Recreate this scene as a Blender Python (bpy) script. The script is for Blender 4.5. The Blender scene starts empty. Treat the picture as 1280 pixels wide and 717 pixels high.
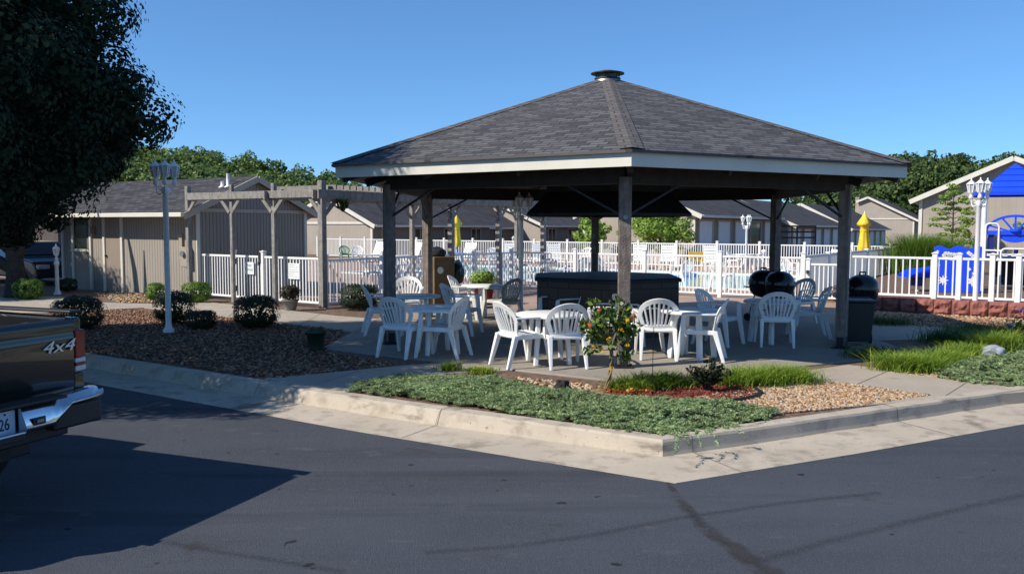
import bpy, bmesh, math, random
import numpy as np
from mathutils import Vector, Matrix
rnd = random.Random(7)
R = math.radians
# ------------------------------------------------------------ scene, camera, sky, sun
S = bpy.context.scene
COL = S.collection
CAM_H, FPX, PITCH, ROLL = 1.8, 1064.8, 0.0702, -0.0031
cam = bpy.data.cameras.new('camera')
cam.sensor_width = 36.0
cam.lens = FPX / 1280 * 36.0
cam.clip_start, cam.clip_end = 0.05, 4000
camo = bpy.data.objects.new('camera', cam)
COL.objects.link(camo)
camo.matrix_world = Matrix.Translation((0, 0, CAM_H)) @ Matrix.Rotation(math.pi/2 - PITCH, 4, 'X') @ Matrix.Rotation(-ROLL, 4, 'Z')
S.camera = camo
SUN_EL = R(40)
SUN_AZ = (0.92, 0.39)                     # horizontal direction the light travels
W = bpy.data.worlds.new('World'); S.world = W; W.use_nodes = True
nt = W.node_tree
bg = nt.nodes['Background']
sky = nt.nodes.new('ShaderNodeTexSky'); sky.sky_type = 'NISHITA'; sky.sun_disc = False
sky.sun_elevation = SUN_EL
sky.sun_rotation = math.atan2(-SUN_AZ[0], -SUN_AZ[1])
sky.altitude = 900; sky.air_density = 0.8; sky.dust_density = 0.0; sky.ozone_density = 3.0
wb = nt.nodes.new('ShaderNodeMix'); wb.data_type = 'RGBA'; wb.blend_type = 'MULTIPLY'; wb.inputs[0].default_value = 1.0   # the camera's white balance for the sky
wb.inputs[7].default_value = (0.60, 0.985, 1.36, 1)
gm = nt.nodes.new('ShaderNodeGamma'); gm.inputs[1].default_value = 0.76
nt.links.new(sky.outputs[0], gm.inputs[0]); nt.links.new(gm.outputs[0], wb.inputs[6]); nt.links.new(wb.outputs[2], bg.inputs[0])
bg.inputs[1].default_value = 0.148
sun = bpy.data.lights.new('sun', 'SUN'); sun.energy = 5.0; sun.angle = R(0.5); sun.color = (1.0, 0.93, 0.82)
suno = bpy.data.objects.new('sun', sun); COL.objects.link(suno)
L = Vector((SUN_AZ[0]*math.cos(SUN_EL), SUN_AZ[1]*math.cos(SUN_EL), -math.sin(SUN_EL)))
suno.rotation_euler = L.to_track_quat('-Z', 'Y').to_euler()
suno.location = (-30, -12, 40)
S.view_settings.view_transform = 'Standard'
S.view_settings.look = 'None'
S.view_settings.exposure = 0.24
S.view_settings.gamma = 1.0
S.view_settings.use_curve_mapping = False
try:
    S.cycles.use_denoising = True
    S.cycles.max_bounces = 6; S.cycles.transparent_max_bounces = 8
except Exception: pass

# ------------------------------------------------------------ survey helpers: sight lines to points on the site
_c, _s = math.cos(PITCH), math.sin(PITCH); _cr, _sr = math.cos(ROLL), math.sin(ROLL)
def sight(px, py):
    a = (px-640)/FPX; b = (358.5-py)/FPX
    u, v = a*_cr + b*_sr, -a*_sr + b*_cr
    return (u, _c + v*_s, -_s + v*_c)
def G(px, py, z=0.0):
    r = sight(px, py); t = (z-CAM_H)/r[2]
    return (r[0]*t, r[1]*t, z)
def GY(px, py, y):
    r = sight(px, py); t = y/r[1]
    return (r[0]*t, y, CAM_H + r[2]*t)
AX = Vector((0.844, -0.536, 0)); BX = Vector((0.536, 0.844, 0))   # site grid directions
ROT_A = math.atan2(-0.536, 0.844)

# ------------------------------------------------------------ materials
MATS = {}
def mat(name, col, rough=0.6, var=0.12, scale=6.0, bump=0.0, bscale=60.0, metal=0.0, spec=0.5, coat=0.0, detail=4):
    m = bpy.data.materials.new(name); m.use_nodes = True
    n, l = m.node_tree.nodes, m.node_tree.links
    p = n['Principled BSDF']
    p.inputs['Roughness'].default_value = rough; p.inputs['Metallic'].default_value = metal
    p.inputs['Specular IOR Level'].default_value = spec
    if coat: p.inputs['Coat Weight'].default_value = coat
    tc = n.new('ShaderNodeTexCoord')
    nz = n.new('ShaderNodeTexNoise'); nz.inputs['Scale'].default_value = scale; nz.inputs['Detail'].default_value = detail
    l.new(tc.outputs['Object'], nz.inputs['Vector'])
    mx = n.new('ShaderNodeMix'); mx.data_type = 'RGBA'
    mx.inputs[6].default_value = tuple(c*(1-var) for c in col) + (1,)
    mx.inputs[7].default_value = tuple(min(1, c*(1+var)) for c in col) + (1,)
    rp = n.new('ShaderNodeMapRange'); rp.inputs[1].default_value = 0.3; rp.inputs[2].default_value = 0.7
    l.new(nz.outputs[0], rp.inputs[0]); l.new(rp.outputs[0], mx.inputs[0])
    l.new(mx.outputs[2], p.inputs['Base Color'])
    if bump:
        nb = n.new('ShaderNodeTexNoise'); nb.inputs['Scale'].default_value = bscale; nb.inputs['Detail'].default_value = 3
        l.new(tc.outputs['Object'], nb.inputs['Vector'])
        bp = n.new('ShaderNodeBump'); bp.inputs['Strength'].default_value = bump; bp.inputs['Distance'].default_value = 0.02
        l.new(nb.outputs[0], bp.inputs['Height']); l.new(bp.outputs[0], p.inputs['Normal'])
    MATS[name] = m
    return m
def nodes(m): return m.node_tree.nodes, m.node_tree.links, m.node_tree.nodes['Principled BSDF']
def mixcol(m, fac_socket, col, blend='MIX'):
    """overlay another colour on what feeds Base Color"""
    n, l, p = nodes(m)
    old = p.inputs['Base Color'].links[0].from_socket
    mx = n.new('ShaderNodeMix'); mx.data_type = 'RGBA'; mx.blend_type = blend
    l.new(fac_socket, mx.inputs[0]); l.new(old, mx.inputs[6]); mx.inputs[7].default_value = tuple(col) + (1,)
    l.new(mx.outputs[2], p.inputs['Base Color'])
def noise_mask(m, scale, lo, hi, detail=5, stretch=None, rough=0.55):
    n, l, p = nodes(m)
    tc = n.new('ShaderNodeTexCoord'); src = tc.outputs['Object']
    if stretch:
        mp = n.new('ShaderNodeMapping'); mp.inputs['Scale'].default_value = stretch[:3]
        if len(stretch) > 3: mp.inputs['Rotation'].default_value = (0, 0, stretch[3])
        l.new(src, mp.inputs[0]); src = mp.outputs[0]
    nz = n.new('ShaderNodeTexNoise'); nz.inputs['Scale'].default_value = scale; nz.inputs['Detail'].default_value = detail; nz.inputs['Roughness'].default_value = rough
    l.new(src, nz.inputs['Vector'])
    rp = n.new('ShaderNodeMapRange'); rp.inputs[1].default_value = lo; rp.inputs[2].default_value = hi
    l.new(nz.outputs[0], rp.inputs[0])
    return rp.outputs[0]
def leafmat(name, col, trans=0.35, var=0.25, scale=3.0, rough=0.55):
    m = mat(name, col, rough, var, scale, spec=0.3)
    n, l, p = nodes(m)
    tr = n.new('ShaderNodeBsdfTranslucent')
    src = p.inputs['Base Color'].links[0].from_socket
    l.new(src, tr.inputs[0])
    ms = n.new('ShaderNodeMixShader'); ms.inputs[0].default_value = trans
    out = [x for x in n if x.type == 'OUTPUT_MATERIAL'][0]
    l.new(p.outputs[0], ms.inputs[1]); l.new(tr.outputs[0], ms.inputs[2]); l.new(ms.outputs[0], out.inputs[0])
    return m

asphalt = mat('asphalt', (0.068, 0.077, 0.097), 0.85, 0.10, 0.5, 0.9, 190, spec=0.35)
mixcol(asphalt, noise_mask(asphalt, 95, 0.53, 0.70, 3), (0.135, 0.14, 0.152))
mixcol(asphalt, noise_mask(asphalt, 180, 0.56, 0.68, 2), (0.020, 0.022, 0.027))
mixcol(asphalt, noise_mask(asphalt, 0.45, 0.48, 0.70, 7, (0.35, 1.5, 1, 0.45), 0.6), (0.090, 0.099, 0.120))
mixcol(asphalt, noise_mask(asphalt, 0.7, 0.52, 0.72, 7, (0.25, 2.2, 1, -0.55), 0.6), (0.036, 0.041, 0.052))
mixcol(asphalt, noise_mask(asphalt, 3.0, 0.60, 0.74, 9, (1, 2.0, 1, 0.5), 0.68), (0.125, 0.128, 0.135))
mixcol(asphalt, noise_mask(asphalt, 1.3, 0.62, 0.70, 9, (1, 1.4, 1, 0.2), 0.7), (0.055, 0.050, 0.046))
mixcol(asphalt, noise_mask(asphalt, 5.5, 0.70, 0.73, 3), (0.018, 0.019, 0.022))
def stain_mat(name, col, amax, ns):
    m = mat(name, col, 0.9, 0.25, 8, 0.5, 160)
    _n, _l, _p = nodes(m)
    _tc = _n.new('ShaderNodeUVMap')
    _sx = _n.new('ShaderNodeSeparateXYZ'); _l.new(_tc.outputs[0], _sx.inputs[0])
    _m1 = _n.new('ShaderNodeMath'); _m1.operation = 'SUBTRACT'; _m1.inputs[0].default_value = 1.0
    _ab = _n.new('ShaderNodeMath'); _ab.operation = 'ABSOLUTE'; _l.new(_sx.outputs[0], _ab.inputs[0]); _l.new(_ab.outputs[0], _m1.inputs[1])
    _nm = noise_mask(m, ns, 0.25, 0.75, 6)
    _ad = _n.new('ShaderNodeMath'); _ad.operation = 'MULTIPLY'; _l.new(_m1.outputs[0], _ad.inputs[0]); _l.new(_nm, _ad.inputs[1])
    _mr = _n.new('ShaderNodeMapRange'); _mr.inputs[1].default_value = 0.1; _mr.inputs[2].default_value = 0.6; _mr.inputs[4].default_value = amax
    _l.new(_ad.outputs[0], _mr.inputs[0]); _l.new(_mr.outputs[0], _p.inputs['Alpha'])
    return m
stain = stain_mat('asphalt_stain', (0.040, 0.037, 0.036), 0.8, 9)
seam = stain_mat('asphalt_seam_tar', (0.030, 0.032, 0.038), 0.34, 60)
def concrete(name, col):
    m = mat(name, col, 0.85, 0.10, 1.6, 0.35, 180, spec=0.3, detail=6)
    mixcol(m, noise_mask(m, 3.2, 0.56, 0.74, 7), tuple(c*0.72 for c in col))
    mixcol(m, noise_mask(m, 70, 0.60, 0.72, 3), tuple(c*0.8 for c in col))
    return m
conc = concrete('concrete', (0.40, 0.345, 0.275))
conc_curb = concrete('kerb_concrete', (0.47, 0.405, 0.32))
mixcol(conc_curb, noise_mask(conc_curb, 5, 0.52, 0.72, 8), (0.31, 0.26, 0.20))
mixcol(conc_curb, noise_mask(conc_curb, 26, 0.66, 0.74, 4), (0.17, 0.145, 0.12))
mixcol(conc_curb, noise_mask(conc_curb, 2.2, 0.58, 0.7, 8, (1, 1, 4)), (0.20, 0.165, 0.13))
conc_slab = concrete('slab_concrete', (0.30, 0.265, 0.22))
deckm = mat('pool_deck_concrete', (0.36, 0.25, 0.19), 0.85, 0.15, 1.2, 0.2, 90)
mulch = mat('bark_mulch', (0.15, 0.095, 0.062), 0.95, 0.5, 22, 0.9, 45)
mulch_red = mat('red_mulch', (0.23, 0.052, 0.03), 0.95, 0.45, 40, 0.9, 60)
soil = mat('gravel_soil', (0.26, 0.17, 0.10), 0.95, 0.4, 18, 0.8, 50)
grassland = mat('grass_ground', (0.055, 0.085, 0.03), 0.95, 0.35, 0.25, 0.5, 20)
shing = mat('asphalt_shingles', (0.098, 0.10, 0.108), 0.92, 0.15, 1.2, 0.3, 200, spec=0.25)
def shingle_nodes(m, sx, sy, dark, light, strength=0.7):
    n, l, p = nodes(m)
    uv = n.new('ShaderNodeUVMap')
    b = n.new('ShaderNodeTexBrick'); b.inputs['Scale'].default_value = 1.0
    b.inputs['Brick Width'].default_value = sx; b.inputs['Row Height'].default_value = sy
    b.inputs['Mortar Size'].default_value = 0.011; b.inputs['Mortar Smooth'].default_value = 0.2
    b.offset = 0.37
    b.inputs['Color1'].default_value = tuple(dark) + (1,); b.inputs['Color2'].default_value = tuple(light) + (1,)
    b.inputs['Mortar'].default_value = tuple(c*0.35 for c in dark) + (1,)  # dark row lines put the shingles' shadow lines into the colour
    ds = n.new('ShaderNodeTexNoise'); ds.inputs['Scale'].default_value = 5; l.new(uv.outputs[0], ds.inputs['Vector'])
    mxv = n.new('ShaderNodeMix'); mxv.data_type = 'VECTOR'; mxv.inputs[0].default_value = 0.03
    l.new(uv.outputs[0], mxv.inputs[4]); l.new(ds.outputs[1], mxv.inputs[5]); l.new(mxv.outputs[1], b.inputs['Vector'])
    old = p.inputs['Base Color'].links[0].from_socket
    mx = n.new('ShaderNodeMix'); mx.data_type = 'RGBA'; mx.inputs[0].default_value = strength
    l.new(old, mx.inputs[6]); l.new(b.outputs[0], mx.inputs[7]); l.new(mx.outputs[2], p.inputs['Base Color'])
    sep = n.new('ShaderNodeSeparateXYZ'); l.new(mxv.outputs[1], sep.inputs[0])
    mo = n.new('ShaderNodeMath'); mo.operation = 'PINGPONG'; mo.inputs[1].default_value = sy
    fr = n.new('ShaderNodeMath'); fr.operation = 'MODULO'; fr.inputs[1].default_value = sy
    l.new(sep.outputs[1], fr.inputs[0])
    bp = n.new('ShaderNodeBump'); bp.invert = True; bp.inputs['Strength'].default_value = 0.8; bp.inputs['Distance'].default_value = 0.12
    l.new(fr.outputs[0], bp.inputs['Height'])
    if p.inputs['Normal'].links: l.new(p.inputs['Normal'].links[0].from_socket, bp.inputs['Normal'])
    l.new(bp.outputs[0], p.inputs['Normal'])
shingle_nodes(shing, 0.26, 0.10, (0.055, 0.054, 0.057), (0.138, 0.135, 0.137), 0.9)
shing_house = mat('house_shingles', (0.07, 0.07, 0.076), 0.95, 0.15, 2, 0.3, 120, spec=0.2)
shingle_nodes(shing_house, 0.28, 0.13, (0.035, 0.035, 0.039), (0.095, 0.094, 0.098), 0.85)
shing_cap = mat('ridge_shingles', (0.125, 0.112, 0.105), 0.92, 0.15, 6, 0.3, 200, spec=0.25)
shingle_nodes(shing_cap, 0.6, 0.14, (0.095, 0.088, 0.088), (0.140, 0.130, 0.126), 0.8)
shing_far = mat('dark_roof_shingles', (0.060, 0.059, 0.064), 0.95, 0.25, 1.3, 0.3, 60, spec=0.2)
def siding(name, col, pitch=0.2, groove_shade=0.55, bmp=1.0):
    m = mat(name, col, 0.8, 0.07, 1.0, 0.1, 80, spec=0.3)
    n, l, p = nodes(m)
    tc = n.new('ShaderNodeTexCoord'); sp = n.new('ShaderNodeSeparateXYZ'); l.new(tc.outputs['Object'], sp.inputs[0])
    ad = n.new('ShaderNodeMath'); ad.operation = 'ADD'; l.new(sp.outputs[0], ad.inputs[0]); l.new(sp.outputs[1], ad.inputs[1])
    a2 = n.new('ShaderNodeMath'); a2.operation = 'ADD'; a2.inputs[1].default_value = 100.03; l.new(ad.outputs[0], a2.inputs[0])
    md = n.new('ShaderNodeMath'); md.operation = 'MODULO'; md.inputs[1].default_value = pitch; l.new(a2.outputs[0], md.inputs[0])
    lt = n.new('ShaderNodeMapRange'); lt.inputs[1].default_value = 0.018; lt.inputs[2].default_value = 0.024; l.new(md.outputs[0], lt.inputs[0])
    bp = n.new('ShaderNodeBump'); bp.inputs['Strength'].default_value = bmp; bp.inputs['Distance'].default_value = 0.02
    l.new(lt.outputs[0], bp.inputs['Height']); l.new(bp.outputs[0], p.inputs['Normal'])
    iv = n.new('ShaderNodeMath'); iv.operation = 'SUBTRACT'; iv.inputs[0].default_value = 1.0; l.new(lt.outputs[0], iv.inputs[1])
    mixcol(m, iv.outputs[0], tuple(c*groove_shade for c in col))  # groove shade mixed into the colour on top of the bump
    return m
side_tan = siding('tan_grooved_siding', (0.31, 0.275, 0.232), 0.11, 0.66, 0.8)
side_far = siding('tan_far_siding', (0.36, 0.315, 0.265), 0.3, 0.86, 0.2)
side_dark = siding('shaded_motel_siding', (0.21, 0.18, 0.15), 0.3, 0.8, 0.3)  # darker copy of the tan siding, facade shade put into its colour
cream = mat('cream_trim_paint', (0.64, 0.61, 0.525), 0.6, 0.05, 3, 0.06, 60)
trim_tan = mat('tan_trim_paint', (0.44, 0.38, 0.29), 0.65, 0.06, 3)
door_tan = mat('tan_door_paint', (0.27, 0.22, 0.175), 0.5, 0.05, 2)
door_white = mat('pale_door_paint', (0.70, 0.72, 0.74), 0.5, 0.04, 2)
glass = mat('window_glass', (0.015, 0.018, 0.02), 0.12, 0.2, 1.5, spec=0.35)
curtain = mat('curtain', (0.12, 0.12, 0.12), 0.8, 0.3, 10)
wood_grey = mat('weathered_wood', (0.25, 0.235, 0.215), 0.85, 0.25, 9, 0.4, 50)
wood_dark = mat('dark_stained_wood', (0.026, 0.018, 0.014), 0.75, 0.3, 8, 0.3, 40)
wood_post = mat('worn_post_wood', (0.19, 0.155, 0.135), 0.85, 0.28, 10, 0.5, 40)
wood_ceil = mat('stained_ceiling_boards', (0.040, 0.019, 0.012), 0.7, 0.35, 5, 0.2, 30)
mixcol(wood_post, noise_mask(wood_post, 3.0, 0.45, 0.7, 6, (6, 6, 0.5)), (0.10, 0.078, 0.066))
mixcol(wood_grey, noise_mask(wood_grey, 4.0, 0.5, 0.72, 6, (6, 6, 0.6)), (0.15, 0.13, 0.11))
iron = mat('black_iron', (0.012, 0.012, 0.013), 0.6, 0.2, 12, 0.1, 60)
hoodm = mat('black_hood_paint', (0.014, 0.013, 0.013), 0.6, 0.3, 4, 0.1, 30)
galv = mat('galvanized_metal', (0.30, 0.32, 0.34), 0.5, 0.15, 12, metal=0.8)
white_pl = mat('white_resin', (0.80, 0.80, 0.78), 0.42, 0.05, 7, 0.03, 80)
mixcol(white_pl, noise_mask(white_pl, 9, 0.60, 0.80, 6), (0.58, 0.56, 0.51))
white_old = mat('aged_cream_resin', (0.60, 0.58, 0.50), 0.5, 0.10, 7, 0.03, 80)
white_pt = mat('white_metal_paint', (0.78, 0.78, 0.77), 0.4, 0.05, 6)
white_vinyl = mat('white_vinyl', (0.78, 0.78, 0.76), 0.45, 0.05, 2)
vinyl_thin = leafmat('thin_white_vinyl', (0.82, 0.82, 0.80), 0.5, 0.03, 2, 0.45)
lampglass = mat('lantern_glass', (0.55, 0.56, 0.55), 0.15, 0.1, 10, spec=0.7)
blockm = mat('dark_block', (0.020, 0.017, 0.015), 0.85, 0.3, 5, 0.5, 60)
_n, _l, _p = nodes(blockm)
_uv = _n.new('ShaderNodeUVMap'); _b = _n.new('ShaderNodeTexBrick'); _b.inputs['Scale'].default_value = 1
_b.inputs['Brick Width'].default_value = 0.4; _b.inputs['Row Height'].default_value = 0.2; _b.inputs['Mortar Size'].default_value = 0.008
_b.inputs['Color1'].default_value = (0.085, 0.060, 0.042, 1); _b.inputs['Color2'].default_value = (0.11, 0.078, 0.056, 1); _b.inputs['Mortar'].default_value = (0.045, 0.032, 0.024, 1)
_l.new(_uv.outputs[0], _b.inputs['Vector']); _l.new(_b.outputs[0], _p.inputs['Base Color'])
tarp = mat('dark_blue_cover', (0.012, 0.014, 0.020), 0.6, 0.2, 5, 0.3, 9)
redblock = mat('red_split_block', (0.27, 0.10, 0.078), 0.95, 0.3, 7, 0.9, 40)
black_en = mat('black_enamel', (0.010, 0.010, 0.012), 0.22, 0.1, 4, spec=0.6)
black_pl = mat('black_plastic', (0.016, 0.016, 0.018), 0.5, 0.15, 5)
rubber = mat('rubber', (0.02, 0.02, 0.02), 0.85, 0.2, 8)
bag = mat('dark_green_bag', (0.012, 0.028, 0.028), 0.3, 0.25, 6, 0.5, 14)
board_br = mat('brown_plywood', (0.17, 0.105, 0.045), 0.7, 0.2, 5)
yellow = mat('yellow_canvas', (0.76, 0.50, 0.03), 0.75, 0.10, 8, 0.15, 40)
blue_pl = mat('blue_plastic', (0.012, 0.07, 0.78), 0.4, 0.10, 3)
blue_dk = mat('dark_blue_plastic', (0.008, 0.02, 0.16), 0.45, 0.1, 3)
green_pl = mat('green_plastic', (0.10, 0.30, 0.16), 0.5, 0.1, 4)
tealt = mat('blue_table_top', (0.12, 0.25, 0.5), 0.4, 0.1, 3)
red_pl = mat('red_glaze', (0.28, 0.02, 0.018), 0.35, 0.25, 6)
potm = mat('green_pot', (0.028, 0.050, 0.030), 0.5, 0.15, 6)
sconce_m = mat('amber_sconce', (0.22, 0.12, 0.06), 0.4, 0.1, 5)
box_m = mat('tan_metal_box', (0.34, 0.29, 0.23), 0.5, 0.05, 3)
water = mat('pool_water', (0.30, 0.66, 0.66), 0.07, 0.10, 0.7, 0.25, 2.2, spec=0.5)
tile = mat('pool_coping', (0.62, 0.64, 0.62), 0.6, 0.1, 3)
paint = mat('truck_paint', (0.030, 0.029, 0.027), 0.30, 0.06, 2, metal=0.45, coat=0.8)
chrome = mat('chrome', (0.55, 0.58, 0.62), 0.16, 0.03, 3, metal=1.0)
silver = mat('silver_badge', (0.62, 0.62, 0.62), 0.35, 0.05, 3, metal=0.6)
redlens = mat('red_lens', (0.24, 0.003, 0.005), 0.15, 0.15, 9, spec=0.7)
clearlens = mat('clear_lens', (0.60, 0.56, 0.56), 0.15, 0.1, 9, spec=0.7)
plate_m = mat('plate_face', (0.55, 0.62, 0.72), 0.4, 0.05, 5)
ink = mat('dark_ink', (0.012, 0.02, 0.06), 0.5, 0.1, 5)
ink_g = mat('grey_ink', (0.16, 0.22, 0.24), 0.6, 0.1, 5)
sign_w = mat('sign_white', (0.78, 0.80, 0.78), 0.5, 0.04, 4)
bark = mat('bark', (0.040, 0.032, 0.025), 0.95, 0.35, 9, 0.9, 22)
bark_l = mat('pale_bark', (0.24, 0.17, 0.09), 0.9, 0.3, 14, 0.5, 40)
carpaint = mat('navy_car_paint', (0.012, 0.016, 0.03), 0.25, 0.1, 2, coat=0.8)
rockm = mat('dark_lava_rock', (0.020, 0.017, 0.020), 0.9, 0.4, 12, 0.9, 20)
stone_mats = [mat('stone_%s' % k, c, 0.85, 0.3, 14, 0.2, 90) for k, c in
              (('tan', (0.47, 0.30, 0.155)), ('cream', (0.50, 0.37, 0.23)), ('brown', (0.17, 0.085, 0.04)), ('rust', (0.34, 0.19, 0.09)), ('grey', (0.40, 0.33, 0.26)))]
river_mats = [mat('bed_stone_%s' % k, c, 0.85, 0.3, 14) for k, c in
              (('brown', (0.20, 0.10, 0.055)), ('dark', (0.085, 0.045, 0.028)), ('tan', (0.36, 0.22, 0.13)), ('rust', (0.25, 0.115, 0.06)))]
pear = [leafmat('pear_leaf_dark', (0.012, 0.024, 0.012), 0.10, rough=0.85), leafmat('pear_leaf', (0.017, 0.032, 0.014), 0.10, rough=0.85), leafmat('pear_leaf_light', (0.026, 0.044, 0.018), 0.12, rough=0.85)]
boxw = [leafmat('box_leaf_dark', (0.022, 0.038, 0.016), 0.2), leafmat('box_leaf', (0.030, 0.052, 0.020), 0.2)]
boxl = [leafmat('fresh_leaf', (0.13, 0.24, 0.03), 0.35), leafmat('fresh_leaf_pale', (0.20, 0.33, 0.05), 0.35), leafmat('fresh_leaf_deep', (0.07, 0.14, 0.02), 0.3)]
hillm = [leafmat('wood_leaf_dark', (0.085, 0.14, 0.042), 0.4), leafmat('wood_leaf', (0.14, 0.21, 0.058), 0.4), leafmat('wood_leaf_light', (0.21, 0.285, 0.085), 0.3)]
hilld = [leafmat('deep_leaf_dark', (0.045, 0.078, 0.025), 0.3), leafmat('deep_leaf', (0.078, 0.125, 0.034), 0.35), leafmat('deep_leaf_light', (0.115, 0.165, 0.045), 0.25)]
lime = [leafmat('lime_leaf', (0.24, 0.38, 0.06), 0.45), leafmat('lime_leaf_deep', (0.13, 0.25, 0.035), 0.4), leafmat('lime_leaf_pale', (0.36, 0.47, 0.10), 0.45)]
juni = [leafmat('juniper_blue', (0.25, 0.35, 0.165), 0.3, 0.2), leafmat('juniper_green', (0.19, 0.27, 0.11), 0.3, 0.2), leafmat('juniper_pale', (0.42, 0.51, 0.25), 0.3, 0.2), leafmat('juniper_brown', (0.10, 0.085, 0.04), 0.1, 0.2)]
gras = [leafmat('grass_blade', (0.24, 0.36, 0.04), 0.45), leafmat('grass_blade_yellow', (0.42, 0.52, 0.07), 0.45), leafmat('grass_blade_deep', (0.10, 0.19, 0.025), 0.4)]
hibl = [leafmat('hibiscus_leaf', (0.085, 0.14, 0.028), 0.3, rough=0.35), leafmat('hibiscus_leaf_light', (0.19, 0.28, 0.05), 0.3, rough=0.35), leafmat('hibiscus_leaf_dark', (0.025, 0.05, 0.014), 0.2, rough=0.35)]
rosel = [leafmat('rose_leaf', (0.022, 0.038, 0.014), 0.2), leafmat('rose_leaf_red', (0.07, 0.03, 0.022), 0.2)]
flower_o = leafmat('orange_petal', (0.75, 0.22, 0.09), 0.3, 0.15)
flower_y = leafmat('yellow_petal', (0.75, 0.47, 0.03), 0.3, 0.15)
flower_v = leafmat('violet_petal', (0.22, 0.16, 0.42), 0.3, 0.15)

# ------------------------------------------------------------ mesh builder
class MB:
    def __init__(s): s.v, s.f, s.m, s.sm, s.uv = [], [], [], [], []; s.has_uv = False
    def add(s, verts, faces, mi=0, smooth=False, uvs=None):
        o = len(s.v); s.v += [tuple(p) for p in verts]
        for i, f in enumerate(faces):
            s.f.append(tuple(o+k for k in f)); s.m.append(mi); s.sm.append(smooth)
            if uvs: s.has_uv = True; s.uv.append(uvs[i])
            else: s.uv.append([(0, 0)]*len(f))
        return s
    def box(s, c, d, rz=0, mi=0, M=None):
        x, y, z = d[0]/2, d[1]/2, d[2]/2; cs, sn = math.cos(rz), math.sin(rz); vs = []
        for dx, dy, dz in ((-x,-y,-z),(x,-y,-z),(x,y,-z),(-x,y,-z),(-x,-y,z),(x,-y,z),(x,y,z),(-x,y,z)):
            p = Vector((c[0]+dx*cs-dy*sn, c[1]+dx*sn+dy*cs, c[2]+dz)); vs.append(M @ p if M else p)
        return s.add(vs, ((3,2,1,0),(4,5,6,7),(0,1,5,4),(1,2,6,5),(2,3,7,6),(3,0,4,7)), mi)
    def bar(s, p0, p1, w, h, mi=0, up=(0,0,1)):
        p0, p1 = Vector(p0), Vector(p1); t = (p1-p0).normalized(); u = Vector(up)
        if abs(t.dot(u)) > 0.98: u = Vector((1,0,0)) if abs(t.x) < .9 else Vector((0,1,0))
        r = t.cross(u).normalized(); u = r.cross(t)
        vs = []
        for p in (p0, p1):
            for a, b in ((-1,-1),(1,-1),(1,1),(-1,1)): vs.append(p + r*(a*w/2) + u*(b*h/2))
        return s.add(vs, ((3,2,1,0),(4,5,6,7),(0,1,5,4),(1,2,6,5),(2,3,7,6),(3,0,4,7)), mi)
    def tube(s, pts, r, n=8, mi=0, caps=True):
        pts = [Vector(p) for p in pts]; rs = r if isinstance(r, (list, tuple)) else [r]*len(pts)
        vs, fs = [], []; prev = None
        for i, p in enumerate(pts):
            t = (pts[min(i+1, len(pts)-1)] - pts[max(i-1, 0)]).normalized()
            if prev is None:
                u = Vector((0,0,1)) if abs(t.z) < .9 else Vector((1,0,0)); a = t.cross(u).normalized()
            else: a = (prev - t*prev.dot(t)).normalized()
            prev = a; b = t.cross(a)
            for k in range(n):
                an = 2*math.pi*k/n; vs.append(p + (a*math.cos(an) + b*math.sin(an))*rs[i])
        for i in range(len(pts)-1):
            for k in range(n):
                k2 = (k+1) % n; fs.append((i*n+k, i*n+k2, (i+1)*n+k2, (i+1)*n+k))
        s.add(vs, fs, mi, True)
        if caps:
            s.add(vs[:n], [tuple(reversed(range(n)))], mi); s.add(vs[-n:], [tuple(range(n))], mi)
        return s
    def lathe(s, prof, n=16, c=(0,0,0), mi=0, smooth=True, sq=(1,1), a0=0):
        vs, fs = [], []
        for r, z in prof:
            for k in range(n):
                a = a0 + 2*math.pi*k/n; vs.append((c[0]+r*math.cos(a)*sq[0], c[1]+r*math.sin(a)*sq[1], c[2]+z))
        for i in range(len(prof)-1):
            for k in range(n):
                k2 = (k+1) % n; fs.append((i*n+k, i*n+k2, (i+1)*n+k2, (i+1)*n+k))
        s.add(vs, fs, mi, smooth)
        if prof[0][0] > 1e-4: s.add(vs[:n], [tuple(reversed(range(n)))], mi)
        if prof[-1][0] > 1e-4: s.add(vs[-n:], [tuple(range(n))], mi)
        return s
    def prism(s, poly, z0, z1, mi=0):
        n = len(poly); ar = sum(poly[i][0]*poly[(i+1) % n][1]-poly[(i+1) % n][0]*poly[i][1] for i in range(n))
        if ar < 0: poly = list(reversed(poly))
        vs = [(p[0], p[1], z0) for p in poly] + [(p[0], p[1], z1) for p in poly]
        fs = [tuple(reversed(range(n))), tuple(range(n, 2*n))] + [(i, (i+1) % n, n+(i+1) % n, n+i) for i in range(n)]
        return s.add(vs, fs, mi)
    def build(s, name, mats, parent=None, bevel=0.0, seg=1, link=True):
        me = bpy.data.meshes.new(name); me.from_pydata(s.v, [], s.f)
        for m in (mats if isinstance(mats, (list, tuple)) else [mats]): me.materials.append(m)
        me.polygons.foreach_set('material_index', s.m); me.polygons.foreach_set('use_smooth', s.sm)
        if s.has_uv:
            ul = me.uv_layers.new(name='UVMap'); ul.data.foreach_set('uv', [c for f in s.uv for p in f for c in p])
        me.update()
        o = bpy.data.objects.new(name, me); COL.objects.link(o)
        if parent: o.parent = parent
        if bevel:
            b = o.modifiers.new('bevel', 'BEVEL'); b.width = bevel; b.segments = seg; b.limit_method = 'ANGLE'; b.angle_limit = R(40)
        return o
def tag(o, label=None, cat=None, group=None, kind=None):
    if label: o['label'] = label
    if cat: o['category'] = cat
    if group: o['group'] = group
    if kind: o['kind'] = kind
    return o
def empty(name, loc, rz, label, cat, group=None):
    o = bpy.data.objects.new(name, None); COL.objects.link(o); o.empty_display_size = 0.2
    o.location = loc; o.rotation_euler = (0, 0, rz)
    return tag(o, label, cat, group)
KIDS = lambda o: [c for c in bpy.data.objects if c.parent == o]
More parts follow.
